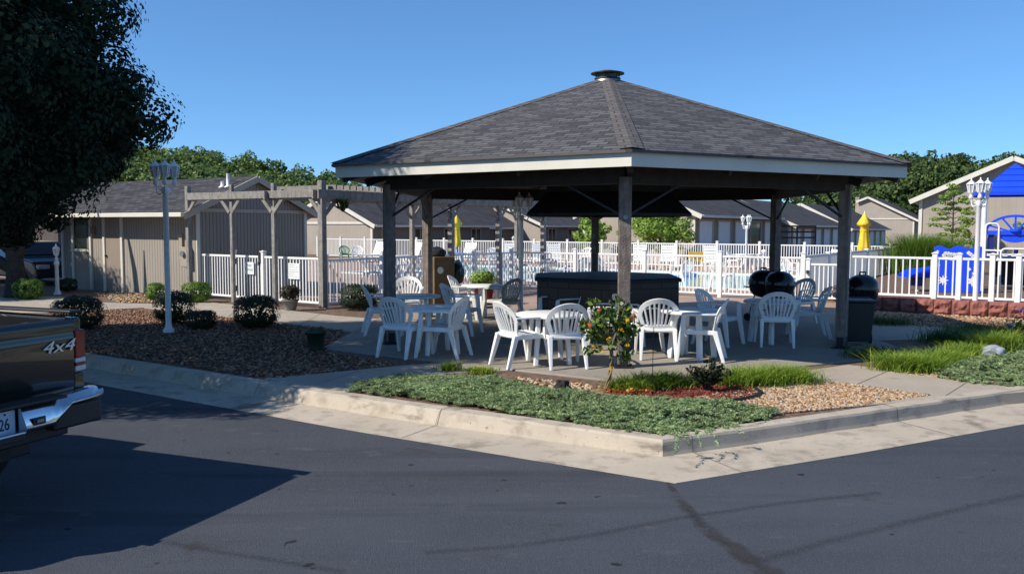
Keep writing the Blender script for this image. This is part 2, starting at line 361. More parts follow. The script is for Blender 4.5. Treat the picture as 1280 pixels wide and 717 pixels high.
def copy_tree(o, parent=None):
    c = o.copy(); COL.objects.link(c)
    if parent is not None: c.parent = parent
    for ch in KIDS(o): copy_tree(ch, c)
    return c
def place(proto, used, loc, rz, label, group=None, scale=None):
    o = proto if not used else copy_tree(proto)
    o.location = loc; o.rotation_euler = (0, 0, rz); o['label'] = label
    if scale: o.scale = (scale,)*3
    if group: o['group'] = group
    return o
def structure(o): o['kind'] = 'structure'; return o
def text_mesh(s, size, name, material, parent, M, extrude=0.002, shear=0.0, xs=1.0, bold=0.0):
    cu = bpy.data.curves.new(name, 'FONT'); cu.body = s; cu.size = size; cu.extrude = extrude; cu.shear = shear; cu.offset = bold
    cu.align_x = 'CENTER'; cu.align_y = 'CENTER'
    to = bpy.data.objects.new('tmp', cu); COL.objects.link(to)
    dg = bpy.context.evaluated_depsgraph_get(); me = bpy.data.meshes.new_from_object(to.evaluated_get(dg))
    bpy.data.objects.remove(to)
    me.transform(M @ Matrix.Diagonal((xs, 1, 1, 1))); me.materials.clear(); me.materials.append(material)
    o = bpy.data.objects.new(name, me); COL.objects.link(o)
    if parent: o.parent = parent
    return o
# ---- foliage made of many leaf faces
def quads_mesh(name, V, nq, mats, midx, parent=None):
    me = bpy.data.meshes.new(name)
    me.vertices.add(nq*4); me.vertices.foreach_set('co', V.astype(np.float32).ravel())
    me.loops.add(nq*4); me.loops.foreach_set('vertex_index', np.arange(nq*4, dtype=np.int32))
    me.polygons.add(nq); me.polygons.foreach_set('loop_start', np.arange(0, nq*4, 4, dtype=np.int32))
    for m in mats: me.materials.append(m)
    me.polygons.foreach_set('material_index', midx.astype(np.int32))
    me.update(calc_edges=True)
    o = bpy.data.objects.new(name, me); COL.objects.link(o)
    if parent: o.parent = parent
    return o
def leaves(name, P, size, mats, parent=None, seed=1, elong=1.7, up=0.4, wts=None, dirs=None, outward=None):
    g = np.random.default_rng(seed); n = len(P)
    nr = g.normal(size=(n, 3)); nr[:, 2] += up
    if outward is not None: nr += outward*0.9
    nr /= np.linalg.norm(nr, axis=1, keepdims=True)
    d = g.normal(size=(n, 3)) if dirs is None else dirs + g.normal(size=(n, 3))*0.35
    d -= nr*(d*nr).sum(1, keepdims=True); d /= np.linalg.norm(d, axis=1, keepdims=True) + 1e-9
    e = np.cross(nr, d); sz = size*g.uniform(0.6, 1.35, (n, 1)); w = sz/elong
    V = np.stack([P - d*sz*0.5, P + e*w*0.5 + nr*w*0.12, P + d*sz*0.5, P - e*w*0.5 + nr*w*0.12], 1)
    mi = g.choice(len(mats), n, p=wts)
    return quads_mesh(name, V, n, mats, mi, parent)
def clumpy(g, centers, n_each, rad, flat=0.8):
    c = np.repeat(centers, n_each, 0); d = g.normal(size=(len(c), 3)); d /= np.linalg.norm(d, axis=1, keepdims=True)
    r = np.repeat(np.broadcast_to(np.asarray(rad, float).reshape(-1, 1), (len(centers), 1)), n_each, 0)*g.uniform(0.25, 1.0, (len(c), 1))**0.5
    d[:, 2] *= flat
    return c + d*r, d
def in_poly(poly, n, g):
    xs = [p[0] for p in poly]; ys = [p[1] for p in poly]; out = np.zeros((0, 2)); q = np.array([(p[0], p[1]) for p in poly])
    while len(out) < n:
        P = np.stack([g.uniform(min(xs), max(xs), n), g.uniform(min(ys), max(ys), n)], 1); ins = np.zeros(n, bool); j = len(q)-1
        for i in range(len(q)):
            with np.errstate(divide='ignore', invalid='ignore'):
                c = ((q[i, 1] > P[:, 1]) != (q[j, 1] > P[:, 1])) & (P[:, 0] < (q[j, 0]-q[i, 0])*(P[:, 1]-q[i, 1])/(q[j, 1]-q[i, 1])+q[i, 0])
            ins ^= c; j = i
        out = np.concatenate([out, P[ins]])
    return out[:n]
def poly_dist(poly, P):
    q = np.array([(p[0], p[1]) for p in poly]); best = np.full(len(P), 1e9)
    for i in range(len(q)):
        a, b = q[i], q[(i+1) % len(q)]; t = np.clip(((P-a) @ (b-a))/((b-a) @ (b-a)), 0, 1)
        best = np.minimum(best, np.linalg.norm(P-(a+t[:, None]*(b-a)), axis=1))
    return best
def stones(name, P2, z, smin, smax, mats, seed, label):
    g = np.random.default_rng(seed); bm = bmesh.new(); bmesh.ops.create_icosphere(bm, subdivisions=1, radius=1.0)
    bv = np.array([v.co[:] for v in bm.verts]); bf = np.array([[v.index for v in f.verts] for f in bm.faces]); bm.free()
    n = len(P2); nv = len(bv); sc = g.uniform(smin, smax, (n, 1, 1))*np.stack([g.uniform(.7, 1.4, n), g.uniform(.6, 1.0, n), g.uniform(.35, .65, n)], 1)[:, None, :]
    v = bv[None]*sc*g.uniform(0.8, 1.15, (n, nv, 1)); a = g.uniform(0, 6.28, n); tl = g.normal(0, .3, n)
    x, y, zz = v[..., 0].copy(), v[..., 1].copy(), v[..., 2].copy()
    x2 = x*np.cos(tl)[:, None] - zz*np.sin(tl)[:, None]; z2 = x*np.sin(tl)[:, None] + zz*np.cos(tl)[:, None]
    v = np.stack([x2*np.cos(a)[:, None]-y*np.sin(a)[:, None]+P2[:, 0:1], x2*np.sin(a)[:, None]+y*np.cos(a)[:, None]+P2[:, 1:2], z2+z+sc[:, :, 2]*0.4], 2)
    f = (bf[None] + (np.arange(n)*nv)[:, None, None]).reshape(-1, 3); nf = len(f)
    me = bpy.data.meshes.new(name); me.vertices.add(n*nv); me.vertices.foreach_set('co', v.astype(np.float32).ravel())
    me.loops.add(nf*3); me.loops.foreach_set('vertex_index', f.astype(np.int32).ravel())
    me.polygons.add(nf); me.polygons.foreach_set('loop_start', np.arange(0, nf*3, 3, dtype=np.int32))
    for m in mats: me.materials.append(m)
    me.polygons.foreach_set('material_index', np.repeat(g.integers(0, len(mats), n), len(bf)).astype(np.int32)); me.update(calc_edges=True)
    o = bpy.data.objects.new(name, me); COL.objects.link(o)
    return tag(o, label, 'gravel', kind='stuff')
def blades(name, P2, h, mats, seed, z=0.0, lean=0.5, w=0.012, parent=None, wts=None):
    g = np.random.default_rng(seed); n = len(P2); a = g.uniform(0, 6.28, n); hh = h*g.uniform(0.55, 1.2, n); ln = lean*hh*g.uniform(.2, 1.3, n)
    d = np.stack([np.cos(a), np.sin(a), np.zeros(n)], 1); e = np.stack([-np.sin(a), np.cos(a), np.zeros(n)], 1)
    b = np.concatenate([P2, np.full((n, 1), z)], 1); up = np.array([0, 0, 1.0])
    m1 = b + d*(ln*0.35)[:, None] + up*(hh*0.62)[:, None]; t = b + d*ln[:, None] + up*(hh*0.95)[:, None]
    q1 = np.stack([b-e*w/2, b+e*w/2, m1+e*w*.42, m1-e*w*.42], 1); q2 = np.stack([m1-e*w*.42, m1+e*w*.42, t+e*w*.06, t-e*w*.06], 1)
    V = np.concatenate([q1, q2]); mi = np.tile(g.choice(len(mats), n, p=wts), 2)
    return quads_mesh(name, V, 2*n, mats, mi, parent)

# ============================================================ THE SETTING
def sheet(name, pts, z, m):
    mb = MB(); n = len(pts); ar = sum(pts[i][0]*pts[(i+1) % n][1]-pts[(i+1) % n][0]*pts[i][1] for i in range(n))
    p = [(q[0], q[1], z) for q in (pts if ar > 0 else reversed(pts))]
    mb.add(p, [tuple(range(n))]); return structure(mb.build(name, m))
sheet('ground', [(-1500, -400), (1500, -400), (1500, 2500), (-1500, 2500)], -0.19, grassland)
sheet('asphalt_car_park', [(-60, -40), (60, -40), (60, 60), (-60, 60)], -0.15, asphalt)
# kerb and gutter, one swept profile
ctop = [Vector((-30, 26.2, 0)), Vector((-14.5, 17.0, 0)), Vector(G(112, 446)), Vector(G(300, 475)), Vector(G(500, 505)), Vector(G(828, 550)), Vector(G(1000, 527)), Vector(G(1280, 486.5)), Vector((13.5, 13.2, 0)), Vector((40, 27.5, 0))]
prof = [(0.64, -0.146), (0.10, -0.132), (0.085, -0.10), (0.03, -0.015), (0.0, 0.006), (-0.15, 0.008), (-0.15, -0.25), (0.64, -0.25)]
def sweep_kerb():
    mb = MB(); rings = []
    N = len(ctop)
    for i, p in enumerate(ctop):
        t0 = (p-ctop[i-1]).normalized() if i else (ctop[1]-p).normalized(); t1 = (ctop[i+1]-p).normalized() if i < N-1 else t0
        n0, n1 = Vector((t0.y, -t0.x, 0)), Vector((t1.y, -t1.x, 0)); mdir = (n0+n1).normalized(); k = 1/max(0.4, mdir.dot(n0))
        pr_ = prof if i < 5 else [(o if q in (0, 5, 6, 7) else min(o, (.03, .03, .022, .012, .0)[q] if q < 5 else o), z) for q, (o, z) in enumerate(prof)]
        rings.append([p + mdir*(o*k) + Vector((0, 0, z)) for o, z in pr_])
    # subdivide along the run for a slightly uneven edge
    fine = []
    for i in range(N-1):
        L_ = (ctop[i+1]-ctop[i]).length; k = max(1, int(L_/0.35)) if L_ < 12 else 6
        for j in range(k):
            t = j/k; jit = Vector((rnd.uniform(-.006, .006), rnd.uniform(-.006, .006), rnd.uniform(-.004, .004)))*(0 if j == 0 else 1)
            fine.append([a.lerp(b, t) + (jit if 0 < q < 5 else Vector()) for q, (a, b) in enumerate(zip(rings[i], rings[i+1]))])
    fine.append(rings[-1]); m = len(prof); vs = [p for r in fine for p in r]; fs = []
    for i in range(len(fine)-1):
        for k in range(m): fs.append((i*m+k, i*m+(k+1) % m, (i+1)*m+(k+1) % m, (i+1)*m+k))
    mb.add(vs, [tuple(reversed(f)) for f in fs]); return structure(mb.build('kerb', conc_curb))
sweep_kerb()
# raised planted site inside the kerb
inner = [p + Vector((0, 0.05, 0)) for p in ctop]
sheet('planting_bed_ground', inner + [Vector((70, 60, 0)), Vector((70, 110, 0)), Vector((-50, 110, 0)), Vector((-50, 40, 0))], -0.022, mulch)
GC = Vector((1.63, 14.85, 0)); GR = -0.0485
def hexv(k, r, z=0.0): a = k*math.pi/3; return Vector((r*math.sin(a), -r*math.cos(a), z))
def hexw(k, r, z=0.0): a = GR + k*math.pi/3; return Vector((GC.x + r*math.sin(a), GC.y - r*math.cos(a), z))
slab = MB().prism([hexw(k, 5.02) for k in range(6)], -0.3, 0.0).build('gazebo_slab', conc_slab, bevel=0.01); structure(slab)
def walk(name, px, z=-0.006): mb = MB().prism([G(*p) for p in px], -0.2, z); return structure(mb.build(name, conc))
walk('path_to_kerb', [(330, 472), (408, 465), (500, 456), (560, 452), (640, 462), (560, 466), (430, 489), (420, 492)])
walk('path_to_car_park', [(950, 470), (1060, 455), (1090, 458), (1170, 471), (1290, 485), (1290, 488), (985, 513.5), (960, 516), (1165, 493), (1010, 475)])
walk('side_path', [(1060, 405), (1215, 412), (1180, 423), (1090, 424)])
walk('path_along_building', [(-60, 372), (75, 370), (110, 377), (190, 379), (250, 376), (350, 386), (420, 394), (500, 400), (440, 414), (380, 407), (300, 397), (250, 390), (180, 384), (60, 390), (-60, 392)])
# slab control joints cut as thin dark grooves are left to the material; pool deck and pool
def AB(o, a, b, z=0.0): return Vector((o[0], o[1], 0)) + AX*a + BX*b + Vector((0, 0, z))
FC = Vector((-0.02, 25.2, 0))       # corner of the pool fence
PC = Vector((-4.13*1.0, 18.75, 0))
deck_poly = [AB(FC, -14, 0.3), AB(FC, 26, 0.3), AB(FC, 26, 26), AB(FC, -14, 26)]
deck2 = [AB(FC, -5.2, -7.4), AB(FC, -0.25, -7.4), AB(FC, -0.25, 0.3), AB(FC, -5.2, 0.3)]
PO = Vector((6.7, 34.5, 0))
po = [AB(PO, -10.5, -8.2), AB(PO, 5.6, -8.2), AB(PO, 5.6, 0), AB(PO, -10.5, 0)]
mb = MB()
ring = [AB(PO, -14, -9.6), AB(PO, 12, -9.6), AB(PO, 12, 14), AB(PO, -14, 14)]
zd = -0.009
def rectdeck(a0, a1, b0, b1, z=zd): mb.add([AB(PO, a0, b0, z), AB(PO, a1, b0, z), AB(PO, a1, b1, z), AB(PO, a0, b1, z)], [(0, 1, 2, 3)])
rectdeck(-22, 20, -8.2-9, -8.2); rectdeck(-22, -10.5, -8.2, 0); rectdeck(5.6, 20, -8.2, 0); rectdeck(-22, 20, 0, 11)
structure(mb.build('pool_deck', deckm))
mb = MB(); mb.add([Vector((p.x, p.y, -0.016)) for p in po], [(0, 1, 2, 3)]); structure(mb.build('pool_water', water))
mb = MB()
for i in range(4):
    a, b = po[i], po[(i+1) % 4]; mb.bar(a+Vector((0, 0, -0.04)), b+Vector((0, 0, -0.04)), 0.3, 0.14)
structure(mb.build('pool_coping', tile))
# expansion joints: narrow dark fillers
joint = mat('joint_filler', (0.20, 0.17, 0.135), 0.95, 0.3, 20)
mb = MB(); nrmK = []
def kerb_at(d):
    for a, b in zip(ctop[2:], ctop[3:]):
        l_ = (b-a).length
        if d <= l_: return a.lerp(b, d/l_), (b-a).normalized(), (ctop.index(a) >= 5)
        d -= l_
    return None
dk = .9
while kerb_at(dk):
    p, t, upright = kerb_at(dk); n_ = Vector((t.y, -t.x, 0)); pr_ = [(.64, -.142), (.10, -.128), (.088, -.098), (.033, -.012), (.0, .010), (-.15, .012)]
    if upright: pr_ = [(.64, -.142), (.034, -.128), (.026, -.10), (.016, -.012), (.0, .010), (-.15, .012)]
    for (o0, z0_), (o1, z1_) in zip(pr_, pr_[1:]):
        q = [p+n_*o0-t*.004+Vector((0, 0, z0_)), p+n_*o0+t*.004+Vector((0, 0, z0_)), p+n_*o1+t*.004+Vector((0, 0, z1_)), p+n_*o1-t*.004+Vector((0, 0, z1_))]
        mb.add(q, [(0, 1, 2, 3)])
    dk += 2.6
structure(mb.build('kerb_joint', joint))
mb = MB()
def jl(p0, p1, z, w=.009):
    p0, p1 = Vector((p0[0], p0[1], z)), Vector((p1[0], p1[1], z)); t = (p1-p0).normalized(); n_ = Vector((-t.y, t.x, 0))*w/2; mb.add([p0-n_, p0+n_, p1+n_, p1-n_], [(3, 2, 1, 0)])
for k in range(6): jl(hexw(k, 1.5), hexw(k, 4.98), .004)
for k in range(6): jl(hexw(k, 3.1), hexw(k+1, 3.1), .0045)
for a_, b_ in (((1060, 484), (1110, 463)), ((1180, 495), (1210, 476)), ((395, 480), (450, 462)), ((200, 379), (190, 384)), ((300, 382), (285, 396)), ((400, 392), (375, 406)), ((120, 377), (100, 388))): jl(G(*a_), G(*b_), -.002)
structure(mb.build('slab_joint', joint))
# dirt trail washed out of the gutter
def trail(pts, wid, name, m=None):
    mb = MB(); vs, uv = [], []
    P = [Vector(G(x, y, -0.146)) for x, y in pts]
    for i, p in enumerate(P):
        t = (P[min(i+1, len(P)-1)]-P[max(i-1, 0)]).normalized(); n = Vector((-t.y, t.x, 0)); w = wid[i]
        vs += [p-n*w, p, p+n*w]
    for i in range(len(P)-1):
        for k in (0, 1):
            f = (i*3+k, i*3+k+1, (i+1)*3+k+1, (i+1)*3+k); u = (-1, 0) if k == 0 else (0, 1)
            mb.add([vs[j] for j in f], [(0, 1, 2, 3)], uvs=[[(u[0], i), (u[1], i), (u[1], i+1), (u[0], i+1)]])
    return structure(mb.build(name, m or stain))
trail([(834, 602), (846, 622), (866, 645), (893, 668), (925, 690), (960, 714), (1010, 745), (1090, 790)], [.03, .06, .085, .10, .12, .13, .14, .15], 'drainage_stain')
trail([(530, 690), (640, 682), (740, 668), (850, 646), (980, 628), (1100, 615)], [.06]*6, 'asphalt_seam', seam)
trail([(205, 676), (280, 690), (360, 702), (430, 714)], [.06]*4, 'asphalt_patch_seam', seam)
trail([(950, 700), (1050, 672), (1180, 640), (1290, 615)], [.07]*4, 'asphalt_crack', seam)

# hills with woods
def hill(name, cols, d0, d1, m, drop):
    mb = MB(); ds = [d0, d0+(d1-d0)*.35, d0+(d1-d0)*.7, d1, d1+60, d1+260]; ks = [0, .3, .75, 1.0, 1.0, .3]; vs, fs = [], []
    for px, py in cols:
        top = (283.5-py)*d1/FPX + CAM_H - drop
        for d, k in zip(ds, ks): vs.append(((px-640)/FPX*d, d, -0.6 + (top+0.6)*k))
    n = len(ds)
    for i in range(len(cols)-1):
        for j in range(n-1): fs.append((i*n+j, (i+1)*n+j, (i+1)*n+j+1, i*n+j+1))
    mb.add(vs, fs, 0, True); return structure(mb.build(name, m))
LW = [(x_, y_-3) for x_, y_ in [(-80, 170), (60, 172), (150, 178), (185, 179), (215, 176), (245, 182), (270, 184), (300, 191), (330, 197), (360, 202), (400, 211), (430, 217), (480, 224), (540, 231), (600, 237), (680, 240), (760, 243), (840, 250)]]
RW = [(x_, y_-8) for x_, y_ in [(880, 262), (960, 256), (985, 248), (1010, 240), (1040, 228), (1070, 219), (1100, 205), (1130, 190), (1170, 185), (1200, 190), (1212, 210), (1224, 194), (1245, 186), (1280, 184), (1330, 184), (1420, 182)]]
hill('hill', LW, 80, 150, grassland, 8.5)
hill('hill', RW, 115, 150, grassland, 10.0)
def profile(cols, px):
    for (a, ya), (b, yb) in zip(cols, cols[1:]):
        if a <= px <= b: return ya + (yb-ya)*(px-a)/(b-a)
    return cols[-1][1]
def wood(name, cols, d, step, rows, mats, seed, label, rr):
    g = np.random.default_rng(seed); allP = []; allO = []
    for row in range(rows):
        dd = d*(1 - 0.045*row)
        px = cols[0][0] + (row % 2)*step/2
        while px < cols[-1][0]:
            py = profile(cols, px) + row*6 + g.uniform(-2, 9)
            top = (283.5-py)*dd/FPX + CAM_H; x = (px-640)/FPX*dd; r = rr*g.uniform(.75, 1.25)
            n = 26; u = g.normal(size=(n, 3)); u /= np.linalg.norm(u, axis=1, keepdims=True); rad = g.uniform(.35, 1, (n, 1))**.5
            cc = np.array([x, dd+g.uniform(-4, 4), top-r*1.15]) + u*rad*np.array([r*.85, r*.85, r*.95])
            P, o = clumpy(g, cc, 58, g.uniform(.18, .40, n)*r, 0.7); P[:, 2] = np.minimum(P[:, 2], top)
            allP.append(P); allO.append(o); px += step*g.uniform(.8, 1.2)
    P = np.concatenate(allP); o = leaves(name, P, 0.50*d/130, mats, None, seed, 1.35, 0.5, [.34, .42, .24], outward=np.concatenate(allO))
    return tag(o, label, 'woodland', kind='stuff')
wood('far_woodland', LW, 150, 20, 6, hillm, 3, 'green wooded hillside behind the low buildings on the left', 4.2)
wood('dark_woodland', RW, 150, 20, 6, hilld, 4, 'dark green wooded hillside behind the tan gables on the right', 4.2)

# ============================================================ GAZEBO
gz = empty('gazebo', GC, GR, 'hexagonal open gazebo with brown shingle roof and cream fascia over the picnic tables', 'gazebo')
ZE, ZF, ZA, RE, RP = 2.517, 2.69, 4.323, 4.772, 3.946
def slope_uv(a, b, c):   # triangle / quad coords in metres in the roof plane
    pass
mb = MB()
r_ov = RE + 0.06; za0 = ZF + 0.02; ztop = ZA - 0.04; rt = 0.22
dark_edge = MB()
for k in range(6):
    a, b = hexv(k, r_ov, za0), hexv(k+1, r_ov, za0); c, d = hexv(k+1, rt, ztop), hexv(k, rt, ztop)
    ex = (b-a).normalized(); mid = (a+b)/2; up = ((c+d)/2-mid).normalized(); uvf = lambda p: ((p-mid).dot(ex)+20, (p-mid).dot(up)+0.02)
    mb.add([a, b, c, d], [(0, 1, 2, 3)], 0, False, [[uvf(p) for p in (a, b, c, d)]])
    e = Vector((0, 0, -0.035)); mb.add([a+e, b+e, b, a], [(0, 1, 2, 3)], 1, False, [[(0, 0), (1, 0), (1, .03), (0, .03)]])
roof = mb.build('roof', [shing, shing_cap], gz)
mb = MB()
for k in range(6):          # hip caps
    p0, p1 = hexv(k, r_ov+.01, za0+.012), hexv(k, rt, ztop+.012)
    run = (p1-p0).length
    for s in (-1, 1):
        ex = (hexv(k+s, 1)-hexv(k, 1)).normalized(); off = ex*0.17 ; dz = Vector((0, 0, 0))
        n_out = hexv(k, 1)
        q0 = p0 + off; q1 = p1 + off*0.75
        q0.z = za0 + 0.012; q1.z = ztop + 0.006
        f = [p0+Vector((0, 0, .012)), q0, q1, p1+Vector((0, 0, .012))]
        if s < 0: f = f[::-1]
        uv = [(0.3, 0), (0.45, 0), (0.45, run), (0.3, run)]
        if s < 0: uv = uv[::-1]
        mb.add(f, [(0, 1, 2, 3)], 0, False, [uv])
mb.build('hip_cap', shing_cap, roof)
mb = MB()                    # board ceiling following the slope
for k in range(6):
    a, b = hexv(k, RE-.04, ZE+.09), hexv(k+1, RE-.04, ZE+.09); c, d = hexv(k+1, .3, ZA-.22), hexv(k, .3, ZA-.22)
    mb.add([a, d, c, b], [(0, 1, 2, 3)])
mb.build('ceiling', wood_ceil, gz)
for k in range(6):
    m_ = MB(); a, b = hexv(k, RE, 0), hexv(k+1, RE, 0); ai, bi = hexv(k, RE-.045, 0), hexv(k+1, RE-.045, 0)
    for z0, z1 in ((ZE, ZF),):
        vs = [Vector((p.x, p.y, z)) for z in (z0, z1) for p in (a, b, bi, ai)]
        m_.add(vs, [(3, 2, 1, 0), (4, 5, 6, 7), (0, 1, 5, 4), (1, 2, 6, 5), (2, 3, 7, 6), (3, 0, 4, 7)])
    m_.build('fascia', cream, gz)
for k in range(6):
    m_ = MB(); m_.bar(hexv(k, RP, 2.47), hexv(k+1, RP, 2.47), 0.09, 0.24); m_.build('beam', wood_dark, gz, 0.006)
m_ = MB()
for k in range(6):
    m_.bar(hexv(k, RE-.1, ZE+.0), hexv(k, .3, ZA-.32), 0.07, 0.15)
    for t in (.33, .66):
        e0 = hexv(k, RE-.1, ZE).lerp(hexv(k+1, RE-.1, ZE), t); m_.bar(e0, hexv(k, .3, ZA-.32).lerp(hexv(k+1, .3, ZA-.32), t), 0.05, 0.13)
m_.build('rafters', wood_dark, gz)
for k in range(6):
    p = hexv(k, RP); m_ = MB(); a = k*math.pi/3
    m_.box((p.x, p.y, 1.24), (0.155, 0.155, 2.40), math.pi/4*0 + a); po_ = m_.build('post', wood_post, gz, 0.008)
    m_ = MB()
    for s in (0, 1):
        aa = a + s*math.pi/2; dx, dy = math.cos(aa), math.sin(aa)
        m_.box((p.x, p.y, 0.09), (0.163, 0.10, 0.17), aa)
    m_.box((p.x, p.y, 0.012), (0.24, 0.24, 0.02), a)
    for s in (-1, 1):
        m_.tube([(p.x+s*.1*math.cos(a), p.y+s*.1*math.sin(a), 0.01), (p.x+s*.1*math.cos(a), p.y+s*.1*math.sin(a), 0.05)], 0.012, 6)
    m_.build('post_bracket', iron, po_)
    for s in (-1, 1):
        q = p.lerp(hexv(k+s, RP), 0.26); m_ = MB(); m_.bar((p.x, p.y, 1.93), (q.x, q.y, 2.44), 0.03, 0.03); m_.build('brace', iron, gz)
    if k == 0:
        m_ = MB(); m_.tube([p+Vector((0, -.078, 1.93)), p+Vector((0, -.095, 1.93))], 0.03, 12); m_.build('bolt_cap', galv, po_)
# smoke hood over the pit
m_ = MB(); rings = [(1.56, 1.985), (1.56, 2.03), (1.17, 2.38), (1.17, 3.6)]
vs = [hexv(k, r, z) for r, z in rings for k in range(6)]
fs = []
for i in range(3):
    for k in range(6): fs.append((i*6+k, i*6+(k+1) % 6, (i+1)*6+(k+1) % 6, (i+1)*6+k))
vs2 = [hexv(k, r-.02, z) for r, z in rings for k in range(6)]; o = len(vs)
fs += [tuple(o+i for i in reversed(f)) for f in fs]
fs += [((k+1) % 6, k, o+k, o+(k+1) % 6) for k in range(6)]
m_.add(vs+vs2, fs); hood = m_.build('hood', hoodm, gz)
m_ = MB()
for k in range(6): m_.bar(hexv(k, 1.175, 2.38), hexv(k, 1.175, 3.4), 0.03, 0.03)
m_.build('hood_seams', iron, hood)
# roof vent
m_ = MB(); m_.lathe([(0.30, 4.20), (0.225, 4.255), (0.215, 4.315)], 24); vb = m_.build('vent_base', galv, gz)
m_ = MB(); m_.lathe([(0.217, 4.315), (0.228, 4.345), (0.20, 4.355)], 24)
for k in range(6):
    a = k*math.pi/3+.3; m_.tube([(0.205*math.cos(a),   .205*math.sin(a), 4.34), (0.215*math.cos(a), .215*math.sin(a), 4.43)], 0.012, 6)
m_.lathe([(0.29, 4.42), (0.285, 4.435), (0.14, 4.468), (0.0, 4.478)], 24); m_.build('vent_cap', iron, gz)

# fire pit
fp = empty('fire_pit', GC, GR, 'dark hexagonal block fire pit under the gazebo hood with blue cover', 'fire pit')
m_ = MB()
for k in range(6):
    a, b = hexv(k, 1.36), hexv(k+1, 1.36); Ln = (b-a).length; a1, b1 = a+Vector((0, 0, .94)), b+Vector((0, 0, .94))
    m_.add([a, b, b1, a1], [(0, 1, 2, 3)], 0, False, [[(k*1.36, 0), (k*1.36+Ln, 0), (k*1.36+Ln, .94), (k*1.36, .94)]])
m_.build('wall', blockm, fp)
m_ = MB(); vs = [hexv(k, 1.41, 0.90) for k in range(6)] + [hexv(k, 1.41, 0.965) for k in range(6)] + [Vector((0, 0, .985))]
fs = [(k, (k+1) % 6, 6+(k+1) % 6, 6+k) for k in range(6)] + [(6+k, 6+(k+1) % 6, 12) for k in range(6)]
m_.add(vs, fs); m_.build('cover', tarp, fp, 0.02)

